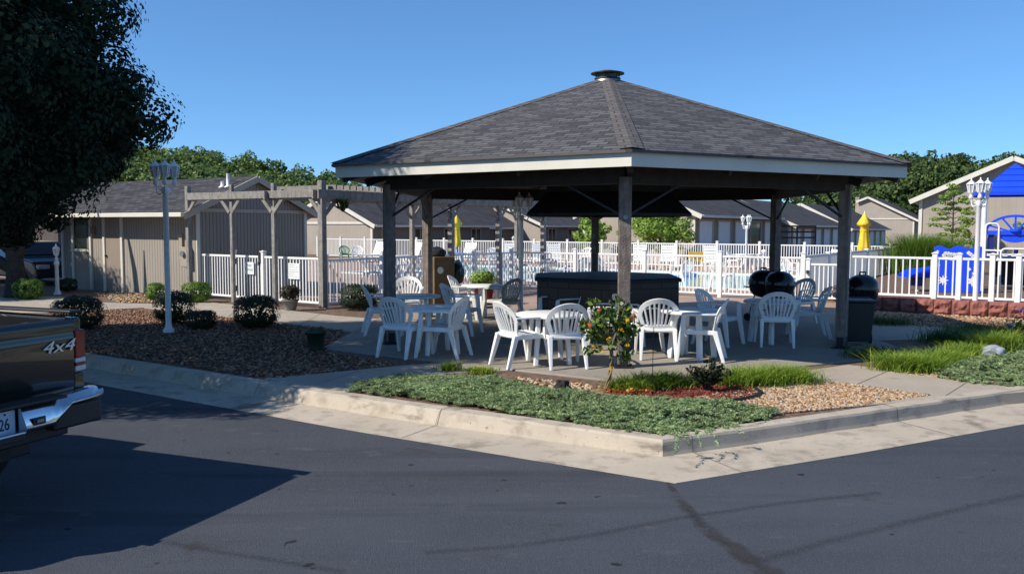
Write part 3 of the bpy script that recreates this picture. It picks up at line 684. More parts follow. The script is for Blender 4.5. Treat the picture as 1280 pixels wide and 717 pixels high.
# ============================================================ WHITE PLASTIC CHAIRS AND TABLES
def chair_parts(root, m=white_pl):
    def solid(name, V, F, th):
        bm = bmesh.new(); vv = [bm.verts.new(v) for v in V]
        for f in F: bm.faces.new([vv[i] for i in f])
        bm.normal_update(); bmesh.ops.solidify(bm, geom=bm.faces[:], thickness=th)
        me = bpy.data.meshes.new(name); bm.to_mesh(me); bm.free(); me.materials.append(m)
        o_ = bpy.data.objects.new(name, me); COL.objects.link(o_); o_.parent = root
        b = o_.modifiers.new('bevel', 'BEVEL'); b.width = 0.005; b.segments = 2; b.limit_method = 'ANGLE'
        for p in me.polygons: p.use_smooth = False
        return o_
    # seat: dished panel
    V, F = [], []; nx, ny = 7, 7
    for j in range(ny):
        for i in range(nx):
            u, v = i/(nx-1)*2-1, j/(ny-1)*2-1
            w = 0.235 + 0.02*v; z = 0.425 - 0.022*(1-u*u)*(1-v*v*.5) + 0.012*v - (0.03 if j == ny-1 else 0)
            V.append((u*w, v*0.225, z))
    for j in range(ny-1):
        for i in range(nx-1): F.append((j*nx+i, j*nx+i+1, (j+1)*nx+i+1, (j+1)*nx+i))
    seat = solid('seat', V, F, 0.02)
    m_ = MB(); m_.bar((-.225, -.20, .40), (.225, -.20, .40), .02, .06); m_.bar((-.245, .2, .40), (.245, .2, .40), .02, .06)
    for s in (-1, 1): m_.bar((s*.235, -.21, .40), (s*.25, .21, .40), .02, .06)
    m_.build('seat_rim', m, seat, 0.006)
    # backrest: fan of slats inside an arched rim
    def bk(u, z):   # map (x, height) to the leaning curved back
        t = (z-.42)/.42; return (u, -.205 - .15*t - .02*t*t + .16*(u/.28)**2*(.35+.65*t)*.5, z)
    V, F = [], []; n = 22; out, inn = [], []
    for i in range(n+1):
        a = math.pi*i/n; out.append((0.285*math.cos(a), 0.60+0.245*math.sin(a)**.85)); inn.append((0.225*math.cos(a), 0.60+0.175*math.sin(a)**.9))
    side_o = [(0.215, .41), (0.245, .50)]; side_i = [(0.165, .41), (0.190, .50)]
    out = side_o + out + [(-x, z) for x, z in reversed(side_o)]; inn = side_i + inn + [(-x, z) for x, z in reversed(side_i)]
    for p in out: V.append(bk(*p))
    for p in inn: V.append(bk(*p))
    k = len(out); F = [(i, i+1, k+i+1, k+i) for i in range(k-1)]
    def strip(pts, w):
        o_ = len(V)
        for x, z in pts: V.append(bk(x-w/2, z)); V.append(bk(x+w/2, z))
        for i in range(len(pts)-1): F.append((o_+2*i, o_+2*i+1, o_+2*i+3, o_+2*i+2))
    for q in range(7):
        f = (q-3)/3; x0 = f*0.135; x1 = f*0.195; zt = 0.605 + 0.175*math.sqrt(max(0, 1-(x1/.225)**2))
        strip([(x0+(x1-x0)*t, .455+(zt-.455+.004)*t) for t in (0, .25, .5, .75, 1)], 0.026)
    o_ = len(V)
    for x in (-.172, -.09, 0, .09, .172): V.append(bk(x, .41)); V.append(bk(x, .462))
    for i in range(4): F.append((o_+2*i, o_+2*i+2, o_+2*i+3, o_+2*i+1))
    solid('backrest', V, F, 0.016)
    for s in (-1, 1):
        m_ = MB(); fx = .265
        def leg(p0, p1, w0, w1, d0, d1):
            vs = []
            for (p, w, d) in ((p0, w0, d0), (p1, w1, d1)):
                for a, b in ((-1, -1), (1, -1), (1, 1), (-1, 1)): vs.append((p[0]+a*w/2, p[1]+b*d/2, p[2]))
            m_.add(vs, ((3,2,1,0),(4,5,6,7),(0,1,5,4),(1,2,6,5),(2,3,7,6),(3,0,4,7)))
        leg((s*.285, .285, 0), (s*.265, .215, .42), .034, .055, .045, .075); leg((s*.265, .2145, .421), (s*.285, .20, .635), .05, .05, .07, .05)
        m_.build('front_leg', m, root, 0.008, 2)
        m_ = MB(); leg((s*.235, -.33, 0), (s*.222, -.205, .42), .034, .062, .045, .075); m_.build('rear_leg', m, root, 0.008, 2)
        m_ = MB(); pts = [(s*.262, -.235, .645), (s*.285, -.12, .645), (s*.30, .05, .648), (s*.297, .16, .645), (s*.287, .225, .625)]
        vs, fs = [], []
        for i, p in enumerate(pts):
            w = (.045, .05, .055, .055, .05)[i]
            for a, b in ((-1, -1), (1, -1), (1, 1), (-1, 1)): vs.append((p[0]+a*w/2, p[1], p[2]+b*.011))
        for i in range(len(pts)-1):
            for q in range(4): fs.append((i*4+q, i*4+(q+1) % 4, i*4+4+(q+1) % 4, i*4+4+q))
        fs += [(3, 2, 1, 0), (16, 17, 18, 19)]
        m_.add(vs, fs); m_.build('armrest', m, root, 0.006)
    return root
GCH = 'white plastic armchairs round the gazebo tables'
proto_chair = chair_parts(empty('plastic_chair', (0, 0, 0), 0, 'white plastic armchair', 'chair', GCH))
chairs = [
 (506, 444, .45, .9, 'white plastic armchair turned away, left foreground, in blue shade by the front left post'),
 (554, 445, -.92, .35, 'white plastic armchair seen side-on facing left, on the right of the shaded blue-white table'),
 (479, 417, .95, .25, 'white plastic armchair behind the front left gazebo post, farthest left of all'),
 (509, 402, .05, -1, 'white plastic armchair facing the camera behind the far left round table'),
 (577, 417, .92, -.25, 'sunlit white plastic armchair with its back to the far left table, between two tables'),
 (583, 398, .95, -.2, 'white plastic armchair in front of the brown cornhole board'),
 (628, 402, -.75, .65, 'cream-tinted plastic armchair right of the table by the yellow plant, left of the fire pit'),
 (651, 456, .85, .5, 'white plastic armchair on the left side of the sunlit centre table, facing right'),
 (703, 457, -.2, .97, 'white plastic armchair with its back to the camera in front of the sunlit centre table'),
 (699, 421, -.85, -.45, 'white plastic armchair behind the sunlit centre table, against the fire pit'),
 (756, 436, -.95, .2, 'white plastic armchair facing left behind the flowering hibiscus and beside the front post'),
 (796, 438, .9, .35, 'white plastic armchair half hidden by the right edge of the front gazebo post'),
 (821, 446, .1, 1, 'white plastic armchair with its back to the camera just right of the hibiscus'),
 (875, 449, -.95, .3, 'sunlit white plastic armchair seen side-on facing left, right of the hibiscus table'),
 (898, 430, .75, -.6, 'shaded white plastic armchair behind the table that is right of the hibiscus'),
 (969, 431, .2, .98, 'shaded white plastic armchair with its back to the camera, by the black grills'),
 (1009, 421, -.95, .15, 'shaded white plastic armchair facing left beside the right gazebo post'),
 (993, 404, -.8, -.5, 'shaded white plastic armchair beside the two kettle grills, behind the rightmost table')]
for i, (px, py, fx, fy, lb) in enumerate(chairs):
    g_ = G(px, py); c_ = place(proto_chair, i > 0, g_, math.atan2(-fx, fy), lb)
    if i == 6:
        for ch in KIDS(c_):
            for q in [ch] + KIDS(ch):
                q.data = q.data.copy(); q.data.materials[0] = white_old
def table_parts(root):
    m_ = MB(); m_.lathe([(0.0, .632), (.38, .632), (.415, .622), (.435, .63), (.435, .652), (.42, .664), (.0, .666)], 48); m_.build('tabletop', white_pl, root)
    for k in range(4):
        a = math.pi/4 + k*math.pi/2; m_ = MB(); c0, s0 = math.cos(a), math.sin(a)
        m_.bar((c0*.26, s0*.26, .64), (c0*.32, s0*.32, 0.0), .075, .055); o_ = m_.build('leg', white_pl, root, 0.01, 2)
    return root
proto_table = table_parts(empty('round_table', (0, 0, 0), 0, 'table', 'table', 'round white plastic tables under the gazebo'))
tables = [(547, 383, .4, 'round white plastic table in blue shade, front left of the gazebo'),
          (518, 368.5, .1, 'round white plastic table partly sunlit at the far left, behind the shaded one'),
          (604, 356, .7, 'round white plastic table in front of the yellow-green plant, farthest back'),
          (686, 391, .2, 'sunlit round white plastic table left of the hibiscus, before the fire pit'),
          (866, 387, .9, 'round white plastic table just right of the hibiscus, with bluish top'),
          (965, 375, .5, 'round white plastic table in full shade by the black kettle grills')]
for i, (px, py, rz, lb) in enumerate(tables):
    g_ = G(px, py, .666); place(proto_table, i > 0, (g_[0], g_[1], 0), rz, lb)

# ============================================================ GRILLS, BIN, BOARD, BAG
def grill(loc, rz, label, first=[]):
    if not first:
        r_ = empty('kettle_grill', loc, rz, label, 'grill', 'black kettle grills at the edge of the gazebo')
        m_ = MB(); m_.lathe([(.05, .46), (.18, .50), (.255, .60), (.275, .72)], 28); b_ = m_.build('bowl', black_en, r_)
        m_ = MB(); m_.lathe([(.282, .72), (.285, .74), (.26, .86), (.19, .94), (.09, .985), (.0, .99)], 28); l_ = m_.build('lid', black_en, r_)
        m_ = MB(); m_.tube([(-.06, 0, .985), (-.055, 0, 1.03), (.055, 0, 1.03), (.06, 0, .985)], .014, 8); m_.build('lid_handle', black_pl, l_)
        m_ = MB(); m_.tube([(-.27, -.1, .66), (-.36, -.1, .67), (-.36, .1, .67), (-.27, .1, .66)], .013, 8); m_.build('side_handle', black_pl, r_)
        for k in range(3):
            a = .5 + k*2.094; m_ = MB(); m_.tube([(.15*math.cos(a), .15*math.sin(a), .52), (.28*math.cos(a), .28*math.sin(a), .05)], .013, 8); m_.build('leg', galv, r_)
        for k in (0, 1):
            a = .5 + k*2.094; m_ = MB(); p = Vector((.28*math.cos(a), .28*math.sin(a), .075)); t = Vector((-math.sin(a+.5), math.cos(a+.5), 0)); m_.tube([p-t*.02, p+t*.02], .075, 16); m_.build('wheel', rubber, r_)
        m_ = MB(); m_.lathe([(.05, .20), (.14, .23), (.145, .24)], 20); m_.build('ash_pan', galv, r_)
        first.append(r_); return r_
    return place(first[0], True, loc, rz, label)
grill(G(953, 401), .3, 'black kettle grill with lid, left of the pair behind the rightmost table')
grill(G(973, 404), 1.2, 'black kettle grill with lid, right of the pair and nearer the camera')
grill(G(1076, 413), .2, 'black kettle grill with handled lid beside the black wheelie bin and right post')
wb = empty('wheelie_bin', G(1071, 430), -.25, 'small black wheelie bin standing just right of the right gazebo post', 'bin')
m_ = MB(); vs = []
for z, w, d in ((0.06, .17, .19), (.66, .215, .24)):
    for a, b in ((-1, -1), (1, -1), (1, 1), (-1, 1)): vs.append((a*w, b*d, z))
m_.add(vs, ((3,2,1,0),(4,5,6,7),(0,1,5,4),(1,2,6,5),(2,3,7,6),(3,0,4,7))); m_.build('body', black_pl, wb, .015, 2)
m_ = MB(); m_.box((0, .0, .685), (.46, .51, .035)); m_.bar((-.2, .25, .70), (.2, .25, .70), .04, .04); m_.build('lid', black_pl, wb, .012, 2)
for s in (-1, 1):
    m_ = MB(); m_.tube([(s*.20, .2, .08), (s*.24, .2, .08)], .08, 16); m_.build('wheel', rubber, wb)
cb = empty('cornhole_board', GY(552, 360, 18.6)[:2]+(0,), .55, 'brown plywood cornhole board with a pale hole, stood up behind the left gazebo posts', 'game board')
m_ = MB(); m_.box((0, 0, .58), (.5, .28, 1.14)); bo = m_.build('board', board_br, cb, .01)
m_ = MB(); m_.tube([(-.1, -.142, .86), (-.1, -.146, .86)], .075, 24); m_.build('hole_rim', sign_w, bo)
g = np.random.default_rng(5)
def lump(name, loc, rx, ry, rz_, m, label, cat, seed, amp=.15, par=None):
    bm = bmesh.new(); bmesh.ops.create_icosphere(bm, subdivisions=4, radius=1)
    from mathutils import noise
    for v in bm.verts:
        n_ = noise.noise(v.co*1.7 + Vector((seed, 0, 0)))*amp + noise.noise(v.co*4 + Vector((0, seed, 0)))*amp*.5
        c_ = v.co*(1+n_); v.co = Vector((c_.x*rx, c_.y*ry, max(c_.z*rz_, -rz_*.75)))
    me = bpy.data.meshes.new(name); bm.to_mesh(me); bm.free(); me.materials.append(m)
    for p in me.polygons: p.use_smooth = True
    o_ = bpy.data.objects.new(name, me); COL.objects.link(o_); o_.location = loc
    if label: tag(o_, label, cat)
    return o_
p_ = cb.location
lump('black_bag', (p_.x-.12, p_.y, 1.23), .22, .14, .13, black_pl, 'crumpled black bag lying on top of the brown board', 'bag', 3.3)
q_ = GY(571, 360, 19.0)
mbx = lump('garbage_bag', (q_[0], q_[1], .76), .17, .17, .30, bag, 'dark green plastic bag hanging beside the brown cornhole board', 'bag', 8.1)

# ============================================================ LAMP POSTS
def lamp_post(name, loc, h, rz, label, n=3, group='white lamp posts with lanterns', sc=.98):
    r_ = empty(name, loc, rz, label, 'lamp post', group)
    hp = h - .455*sc - (.02 if n > 1 else 0)
    m_ = MB(); m_.lathe([(.09, 0), (.09, .05), (.06, .08), (.048, .14), (.046, hp-.12), (.064, hp-.10), (.064, hp-.05), (.045, hp)], 20)
    m_.build('pole', white_pt, r_)
    for k in range(n):
        a = k*2*math.pi/n + .5; c_, s_ = math.cos(a), math.sin(a)
        if n == 1: R_ = 0.0
        else: R_ = .17
        P = lambda r, z: (r*c_, r*s_, z)
        if n > 1:
            m_ = MB(); pts = [P(.04+(.12)*math.sin(t*1.57), hp-.08 - .09*math.sin(t*math.pi) + .10*t) for t in [i/8 for i in range(9)]]
            m_.tube(pts, .012, 8)
            sc_ = [P(.09+.04*math.cos(t)*(1-t/9), hp-.03+.045*math.sin(t)*(1-t/9)) for t in [i*.6 for i in range(12)]]
            m_.tube(sc_, .008, 6); m_.build('arm', white_pt, r_)
        z0 = hp + .02 if n > 1 else hp
        m_ = MB(); cx_ = (R_*c_, R_*s_, z0); q_ = lambda pr_: [(r*sc, z*sc) for r, z in pr_]
        m_.lathe(q_([(.018, 0), (.035, .02), (.05, .05), (.03, .09), (.022, .12), (.05, .14), (.052, .15)]), 14, cx_)
        m_.lathe(q_([(.098, .325), (.094, .335), (.055, .37), (.02, .40), (.012, .42), (.018, .43), (.004, .455)]), 6, cx_, smooth=False)
        for q in range(6):
            b = q*math.pi/3; m_.bar((cx_[0]+.05*sc*math.cos(b), cx_[1]+.05*sc*math.sin(b), z0+.15*sc), (cx_[0]+.085*sc*math.cos(b), cx_[1]+.085*sc*math.sin(b), z0+.325*sc), .014, .014)
        ln = m_.build('lantern', white_pt, r_)
        m_ = MB(); m_.lathe(q_([(.044, .152), (.077, .322)]), 6, cx_, smooth=False); m_.build('lantern_glass', lampglass, ln)
    return r_
lamp_post('lamp_post', G(211, 415), 2.92, -1.69, 'white three-lantern lamp post in shade among the boxwood bushes at left')
lamp_post('lamp_post', G(651, 391), 2.52, -2.3, 'white three-lantern lamp post behind the gazebo, left of the fire pit hood')
lamp_post('lamp_post', G(1218, 394), 2.84, -2.5, 'sunlit white three-lantern lamp post before the red block wall and playground')
l5 = GY(933, 303, 35.5); lamp_post('lamp_post', (l5[0], l5[1], -.25), 2.6, -2.07, 'small distant white lamp post in front of the motel pale doors')
lamp_post('lamp_post', G(72, 368), 1.33, .2, 'short white single-lantern lamp post by the tan building window', 1)
l6 = GY(645, 296, 50); lamp_post('lamp_post', (l6[0], l6[1], -1.0), 2.3, .2, 'tiny far white lantern post beyond the pool fence near the dark motel')

# ============================================================ FENCES
def fence(name, p0, p1, h, label, posts=None, z0=0.0, gap=0.105, cat='fence', m=white_vinyl, pw=.1, base=.09, group='white picket fences round the pool', panelposts=True, extra=.09):
    p0, p1 = Vector((p0[0], p0[1], z0)), Vector((p1[0], p1[1], z0)); d = p1-p0; L_ = d.length; rz = math.atan2(d.y, d.x)
    r_ = empty(name, p0, rz, label, cat, group)
    m_ = MB(); m_.box((L_/2, 0, h-.025), (L_, .045, .05)); m_.build('top_rail', m, r_, .005)
    m_ = MB(); m_.box((L_/2, 0, base), (L_, .04, .05)); m_.build('bottom_rail', m, r_, .005)
    m_ = MB(); n = int(L_/gap)
    for i in range(n): m_.box(((i+.5)*L_/n, 0, (base+h-.05)/2+.0125), (.028, .018, h-.05-base-.025))
    m_.build('pickets', m, r_)
    if posts is None: k = max(1, round(L_/1.9)); posts = [L_*i/k for i in range(k+1)]
    for x in posts:
        m_ = MB(); m_.box((x, 0, (h+extra)/2-.1), (pw, pw, h+extra+.2)); m_.box((x, 0, h+extra+.012), (pw+.03, pw+.03, .025)); m_.box((x, 0, h+extra+.03), (pw*.6, pw*.6, .02)); m_.build('post', m, r_, .006)
    return r_
fl0, fl1 = Vector(G(249, 371)), Vector(G(405, 384))
Lf = (fl1-fl0).length
def frac(px, py): q = Vector(G(px, py)); return (q-fl0).dot((fl1-fl0).normalized())
f1 = fence('picket_fence', fl0, fl1, 1.10, 'white picket fence and gate with two white notices, left under the grey pergola', posts=[frac(302, 374), frac(339, 377)])
m_ = MB(); m_.box((frac(302, 374)+.09, -.03, .96), (.05, .04, .12)); m_.box((frac(302, 374)+.09, -.03, .3), (.05, .04, .12)); m_.build('hinge', iron, f1)
m_ = MB(); xg = frac(339, 377); m_.box((xg-.07, -.05, 1.06), (.06, .05, .24)); m_.box((xg-.09, -.05, .92), (.05, .05, .08)); m_.build('latch', iron, f1)
xs_ = (frac(320, 376)); sg = empty('pool_sign', f1.matrix_basis @ Vector((xs_, -.045, .80)), f1.rotation_euler.z, 'white notice reading Pool Closes on the picket gate', 'sign')
m_ = MB(); m_.box((0, 0, 0), (.33, .008, .29)); sb_ = m_.build('sign_board', sign_w, sg)
RX = Matrix.Rotation(math.pi/2, 4, 'X')
text_mesh('Pool', .105, 'lettering', ink_g, sg, Matrix.Translation((-.01, -.006, .07)) @ RX)
text_mesh('Closes', .105, 'lettering', ink_g, sg, Matrix.Translation((-.005, -.006, -.03)) @ RX)
m_ = MB()
for i in range(7): m_.box((-.105+i*.035, -.0055, -.105), (.022, .002, .010))
m_.build('small_print', ink_g, sg)
sg2 = empty('rules_sign', f1.matrix_basis @ Vector((frac(371, 381), -.045, .78)), f1.rotation_euler.z, 'white notice with faint lines of small print, right of the gate', 'sign')
m_ = MB(); m_.box((0, 0, 0), (.38, .008, .36)); m_.build('sign_board', sign_w, sg2)
m_ = MB()
for j, n_ in enumerate((5, 7, 6, 7, 4, 6)):
    for i in range(n_): m_.box((-.145+i*.046+rnd.uniform(-.004, .004), -.0055, .14-j*.052), (.033, .002, .012))
m_.build('small_print', ink_g, sg2)
fence('picket_fence', Vector(G(407, 384)), FC, 1.08, 'white picket fence running back from the pergola corner to the pool', z0=-.01)
f3e = Vector(G(1003, 375.5)); fence('picket_fence', FC, f3e, 1.08, 'white picket fence along the near side of the pool behind the fire pit')
f4e = Vector(G(1060, 378)); f4 = fence('picket_gate', f3e+AX*.12, f4e, .93, 'low white picket gate with black latch left of the right gazebo post', posts=[0.0], cat='gate', group='white picket gates')
m_ = MB(); m_.box((.0, -.08, .72), (.06, .07, .08)); m_.box((.0, -.08, .12), (.06, .07, .08)); m_.build('latch', iron, f4)
ff0 = Vector((8.06, 39.0, 0)); fence('picket_fence', ff0 - AX*23.5, ff0 + AX*9.0, 1.10, 'long white picket fence on the far side of the pool', gap=.11, z0=-.02)
fence('picket_fence', ff0 + AX*9.0, Vector(G(1112, 341)), 1.08, 'short white picket fence at the far right end of the pool', z0=-.02)
# privacy fence beside the playground
pf0 = Vector(G(1000, 374)) + BX*.3; pf1 = Vector((14.0, 31.1, 0)); d_ = pf1-pf0
pvf = empty('privacy_fence', pf0, math.atan2(d_.y, d_.x), 'solid white board fence between the pool and the playground', 'fence')
Lp = d_.length; m_ = MB(); n = int(Lp/.16)
for i in range(n): m_.box(((i+.5)*Lp/n, 0, .56), (Lp/n-.008, .02, 1.0))
m_.build('boards', vinyl_thin, pvf)
m_ = MB(); m_.box((Lp/2, 0, 1.075), (Lp, .06, .05)); m_.build('top_rail', white_vinyl, pvf, .006)
for i in range(6):
    m_ = MB(); m_.box((Lp*i/5, 0, .55), (.11, .11, 1.14)); m_.box((Lp*i/5, 0, 1.13), (.14, .14, .03)); m_.build('post', white_vinyl, pvf, .006)
# retaining wall and playground fence
w0, w1 = Vector(G(1062, 386.5)), Vector(G(1300, 399)); w1 = w0 + (w1-w0)*1.5
dw = w1-w0; Lw = dw.length; rw = empty('retaining_wall', w0, math.atan2(dw.y, dw.x), 'low red split-block retaining wall under the playground fence', 'wall')
HW = .33
bm = bmesh.new()
from mathutils import noise as mnoise
nb = int(Lw/.33)
for row in range(1):
    for i in range(nb):
        x0 = i*Lw/nb; x1 = (i+1)*Lw/nb - .012; nx, nz = 6, 5; grid = []
        for a in range(nx+1):
            for b in range(nz+1):
                u, v = a/nx, b/nz; ed = min(u, 1-u, v, 1-v)
                y = -.02 - min(ed*3.2, .42)*.13*(1) + (0 if ed == 0 else mnoise.noise(Vector((x0*5+u*3, v*4, i*.37)))*.10)
                grid.append(bm.verts.new((x0+(x1-x0)*u, y, -.02 + (HW+.0)*v)))
        for a in range(nx):
            for b in range(nz):
                k = nz+1; bm.faces.new((grid[a*k+b], grid[(a+1)*k+b], grid[(a+1)*k+b+1], grid[a*k+b+1]))
        cap = [grid[a*(nz+1)+nz] for a in range(nx+1)]
        b0, b1 = bm.verts.new((x1, .3, HW-.02)), bm.verts.new((x0, .3, HW-.02)); bm.faces.new(cap + [b0, b1])
me = bpy.data.meshes.new('blocks'); bm.to_mesh(me); bm.free(); me.materials.append(redblock)
o = bpy.data.objects.new('blocks', me); COL.objects.link(o); o.parent = rw
m_ = MB(); m_.box((Lw/2, .25, HW/2-.02), (Lw, .3, HW-.03)); m_.build('core', redblock, rw)
nrm = Vector((-dw.y, dw.x, 0)).normalized()
fq0 = w0 + nrm*.14; fq1 = w1 + nrm*.14
fpts = [Vector(G(1061, 385)), Vector(G(1165, 392)), Vector(G(1195, 394)), Vector(G(1237, 396)), Vector(G(1270, 397.5))]
fence('picket_fence', fq0, fq1, .88, 'white picket fence on the red block wall in front of the playground', posts=[(q-w0).dot(dw.normalized())+.0 for q in fpts] + [Lw*.8], z0=HW-.02, gap=.135, base=.05, extra=.07)
sheet('playground_mulch', [w0+nrm*.2, w1+nrm*.2, w1+nrm*9, w0+nrm*13+dw.normalized()*4.5, pf1+Vector((.2, 0, 0)), pf0+Vector((.25, -.6, 0))], HW-.04, mulch)

# ============================================================ PERGOLA
PG = Vector(G(404, 385)); pg = empty('pergola', PG, ROT_A, 'weathered grey timber pergola with knee braces and slatted top, turning the corner beside the pool', 'pergola')
Mi = pg.matrix_basis.inverted()
def loc_(px, py): return Mi @ Vector(G(px, py))
HP = 2.80
xa = [loc_(247, 372).x, loc_(289.5, 377).x, loc_(351, 380).x]
for x, w in ((xa[0], .11), (xa[1], .085), (xa[2], .10), (0, .14)):
    m_ = MB(); m_.box((x, 0, HP/2 - .02 if x else HP/2), (w, w, HP)); m_.build('post', wood_grey, pg, .006)
xs = [xa[0], xa[1], xa[2], 0]
m_ = MB(); m_.box(((xa[0])/2, .075, 2.52), (abs(xa[0])+.15, .045, .17)); m_.build('beam', wood_grey, pg, .004)
m_ = MB(); m_.box(((xa[0])/2, -.085, 2.52), (abs(xa[0])-.1, .04, .17)); m_.build('beam', wood_grey, pg, .004)
for x in xs:
    for s in (-1, 1):
        if (x == xs[0] and s < 0) or (x == 0 and s > 0): continue
        m_ = MB(); m_.bar((x+s*.04, -.04, 2.12), (x+s*.42, -.04, 2.53), .05, .085); m_.build('brace', wood_grey, pg, .004)
# long arm along the pool
ys = [2.25, 4.75, 7.05, 9.6]
for y in ys:
    m_ = MB(); m_.box((0.0, y, HP/2), (.14, .14, HP)); o_ = m_.build('post', wood_grey, pg, .006)
    m_ = MB()                       # string of small lamps wound round the post
    for i in range(46):
        t = i/46; a = i*1.05; m_.lathe([(.0, -.016), (.016, 0), (.0, .018)], 5, (.085*math.cos(a), y+.085*math.sin(a), .5+t*1.9))
    m_.build('string_lights', sign_w, o_)
for x in (-.085, .085):
    m_ = MB(); m_.box((x, 5.4, 2.50), (.045, 11.2, .20)); m_.build('beam', wood_grey, pg, .004)
for y in [0]+ys:
    for s in (-1, 1):
        if y == 0 and s < 0: continue
        m_ = MB(); m_.bar((0, y+s*.05, 2.02), (0, y+s*.52, 2.46), .045, .085); m_.build('brace', wood_grey, pg, .004)
m_ = MB()
for i in range(52): m_.box((-.75, .2+i*.21, 2.66), (2.0, .042, .10))
m_.build('slats', wood_grey, pg)
m_ = MB(); m_.box((-1.62, 5.4, 2.50), (.045, 11.2, .20)); m_.build('beam', wood_grey, pg, .004)
for y in (5.1, 10.6):
    m_ = MB(); m_.box((-1.62, y, 1.3), (.11, .11, 2.6)); m_.build('post', wood_grey, pg, .006)
    for s in (-1, 1):
        m_ = MB(); m_.bar((-1.62, y+s*.05, 2.05), (-1.62, y+s*.42, 2.42), .04, .07); m_.build('brace', wood_grey, pg)

# ============================================================ LOW TAN BUILDING AT LEFT
C0 = Vector((-7.95, 21.45, 0))
bl = empty('tan_building', C0, ROT_A, 'low tan grooved-siding building with grey shingle gable roof and door, left behind the bushes', 'building')
WF, WD, HE, HA = 6.0, 3.75, 2.20, 3.02      # local: front wall along -x at y=0, gable wall along +y at x=0
m_ = MB(); fr = .06
m_.add([(-WF, 0, -.2), (0, 0, -.2), (0, 0, HE), (-WF, 0, HE)], [(0, 1, 2, 3)])
m_.add([(0, 0, -.2), (0, WD, -.2), (0, WD, HE), (0, WD/2, HA), (0, 0, HE)], [(0, 1, 2, 3, 4)])
m_.add([(-WF, 0, -.2), (-WF, WD, -.2), (-WF, WD, HE), (-WF, WD/2, HA), (-WF, 0, HE)], [(4, 3, 2, 1, 0)])
m_.add([(-WF, WD, -.2), (0, WD, -.2), (0, WD, HE), (-WF, WD, HE)], [(3, 2, 1, 0)])
m_.build('wall', side_tan, bl)
OV, OG = .48, .16; sl = (HA-HE)/(WD/2); xl = -WF-1.75
def roofpart(mb, x0, x1, oh, WD_, HE_, HA_, th=.07):
    s_ = (HA_-HE_)/(WD_/2); y0, z0 = -oh, HE_-s_*oh+.05; yr, zr = WD_/2, HA_+.05; y1 = WD_+oh
    run = math.hypot(yr-y0, zr-z0)
    for (a, za, b, zb) in ((y0, z0, yr, zr), (y1, z0, yr, zr)):
        q = [(x0, a, za+th), (x1, a, za+th), (x1, b, zb+th), (x0, b, zb+th)]; uv = [(x0+40, 0), (x1+40, 0), (x1+40, run), (x0+40, run)]
        if a > b: q, uv = q[::-1], uv[::-1]
        mb.add(q, [(0, 1, 2, 3)], 0, False, [uv])
        q2 = [(p[0], p[1], p[2]-th) for p in q][::-1]; mb.add(q2, [(0, 1, 2, 3)], 1)
        e = [(x0, a, za), (x1, a, za), (x1, a, za+th), (x0, a, za+th)]; mb.add(e if a < b else e[::-1], [(0, 1, 2, 3)], 1)
    for x in (x0, x1):
        mb.add([(x, y0, z0), (x, yr, zr), (x, y1, z0), (x, y1, z0+th), (x, yr, zr+th), (x, y0, z0+th)], [(0, 1, 4, 5), (1, 2, 3, 4)], 1)
    return y0, z0, yr, zr, y1
m_ = MB(); y0, z0, yr, zr, y1 = roofpart(m_, xl, OG, OV, WD, HE, HA); rf = m_.build('roof', [shing_house, trim_tan], bl)
m_ = MB(); m_.box(((xl+OG)/2, y0-.05, z0+.035), (OG-xl+.1, .10, .11)); m_.build('gutter', cream, bl, .01)
for a, za in ((y0, z0), (y1, z0)):
    m_ = MB(); m_.bar((OG+.022, a, za-.01), (OG+.022, yr, zr-.01), .04, .16); m_.build('rake_board', trim_tan, bl, .004)
    m_ = MB(); m_.bar((xl-.022, a, za-.01), (xl-.022, yr, zr-.01), .04, .16); m_.build('rake_board', trim_tan, bl, .004)
m_ = MB(); m_.box((0.015, WD/2, 2.20), (.03, WD, .09)); m_.build('gable_band', trim_tan, bl)
for p in ((.012, .05), (.012, WD-.05)):
    m_ = MB(); m_.box((p[0], p[1], 1.0), (.05, .1, 2.4)); m_.build('corner_board', cream, bl, .004)
m_ = MB(); m_.box((-WF+.04, -.012, 1.0), (.09, .05, 2.4)); m_.build('corner_board', cream, bl, .004)
def frontx(px): return (Mf @ Vector(GY(px, 320, 1)))  # unused
def fx(px):      # sight line meets the front wall
    r = sight(px, 330); d2 = Vector((r[0], r[1])); # C0 + AX*x
    den = d2.x*AX.y - d2.y*AX.x; t = (C0.x*AX.y - C0.y*AX.x)/den; P = d2*t
    return (Vector((P.x, P.y, 0))-C0).dot(AX)
xa_, xb_ = fx(93), fx(115); dr0, dr1 = fx(132), fx(154)
def framed(root, x0, x1, z0, z1, w=.085, name='frame'):
    m_ = MB(); m_.box((x0, -.02, (z0+z1)/2), (w, .06, z1-z0)); m_.box((x1, -.02, (z0+z1)/2), (w, .06, z1-z0)); m_.box(((x0+x1)/2, -.02, z1+w/2), (x1-x0+w, .06, w)); return m_
m_ = MB(); m_.box(((xa_+xb_)/2, .02, 1.62), (xb_-xa_-.05, .05, .95)); wn = m_.build('window', glass, bl)
m_ = framed(bl, xa_, xb_, .02, 2.12); m_.box(((xa_+xb_)/2, -.02, 1.10), (xb_-xa_-.06, .055, .07)); m_.build('window_frame', cream, wn, .004)
m_ = MB(); m_.box((xb_-.14, -.008, 1.62), (.12, .004, .93)); m_.build('curtain', curtain, wn)
m_ = MB(); m_.box(((xa_+xb_)/2, -.002, .54), (xb_-xa_-.06, .02, 1.05)); m_.build('lower_panel', door_tan, bl)
m_ = MB(); m_.box(((dr0+dr1)/2, -.004, 1.01), (dr1-dr0-.05, .03, 1.98)); do = m_.build('door', door_tan, bl)
m_ = framed(bl, dr0, dr1, .0, 2.02, .095); m_.build('door_frame', cream, do, .004)
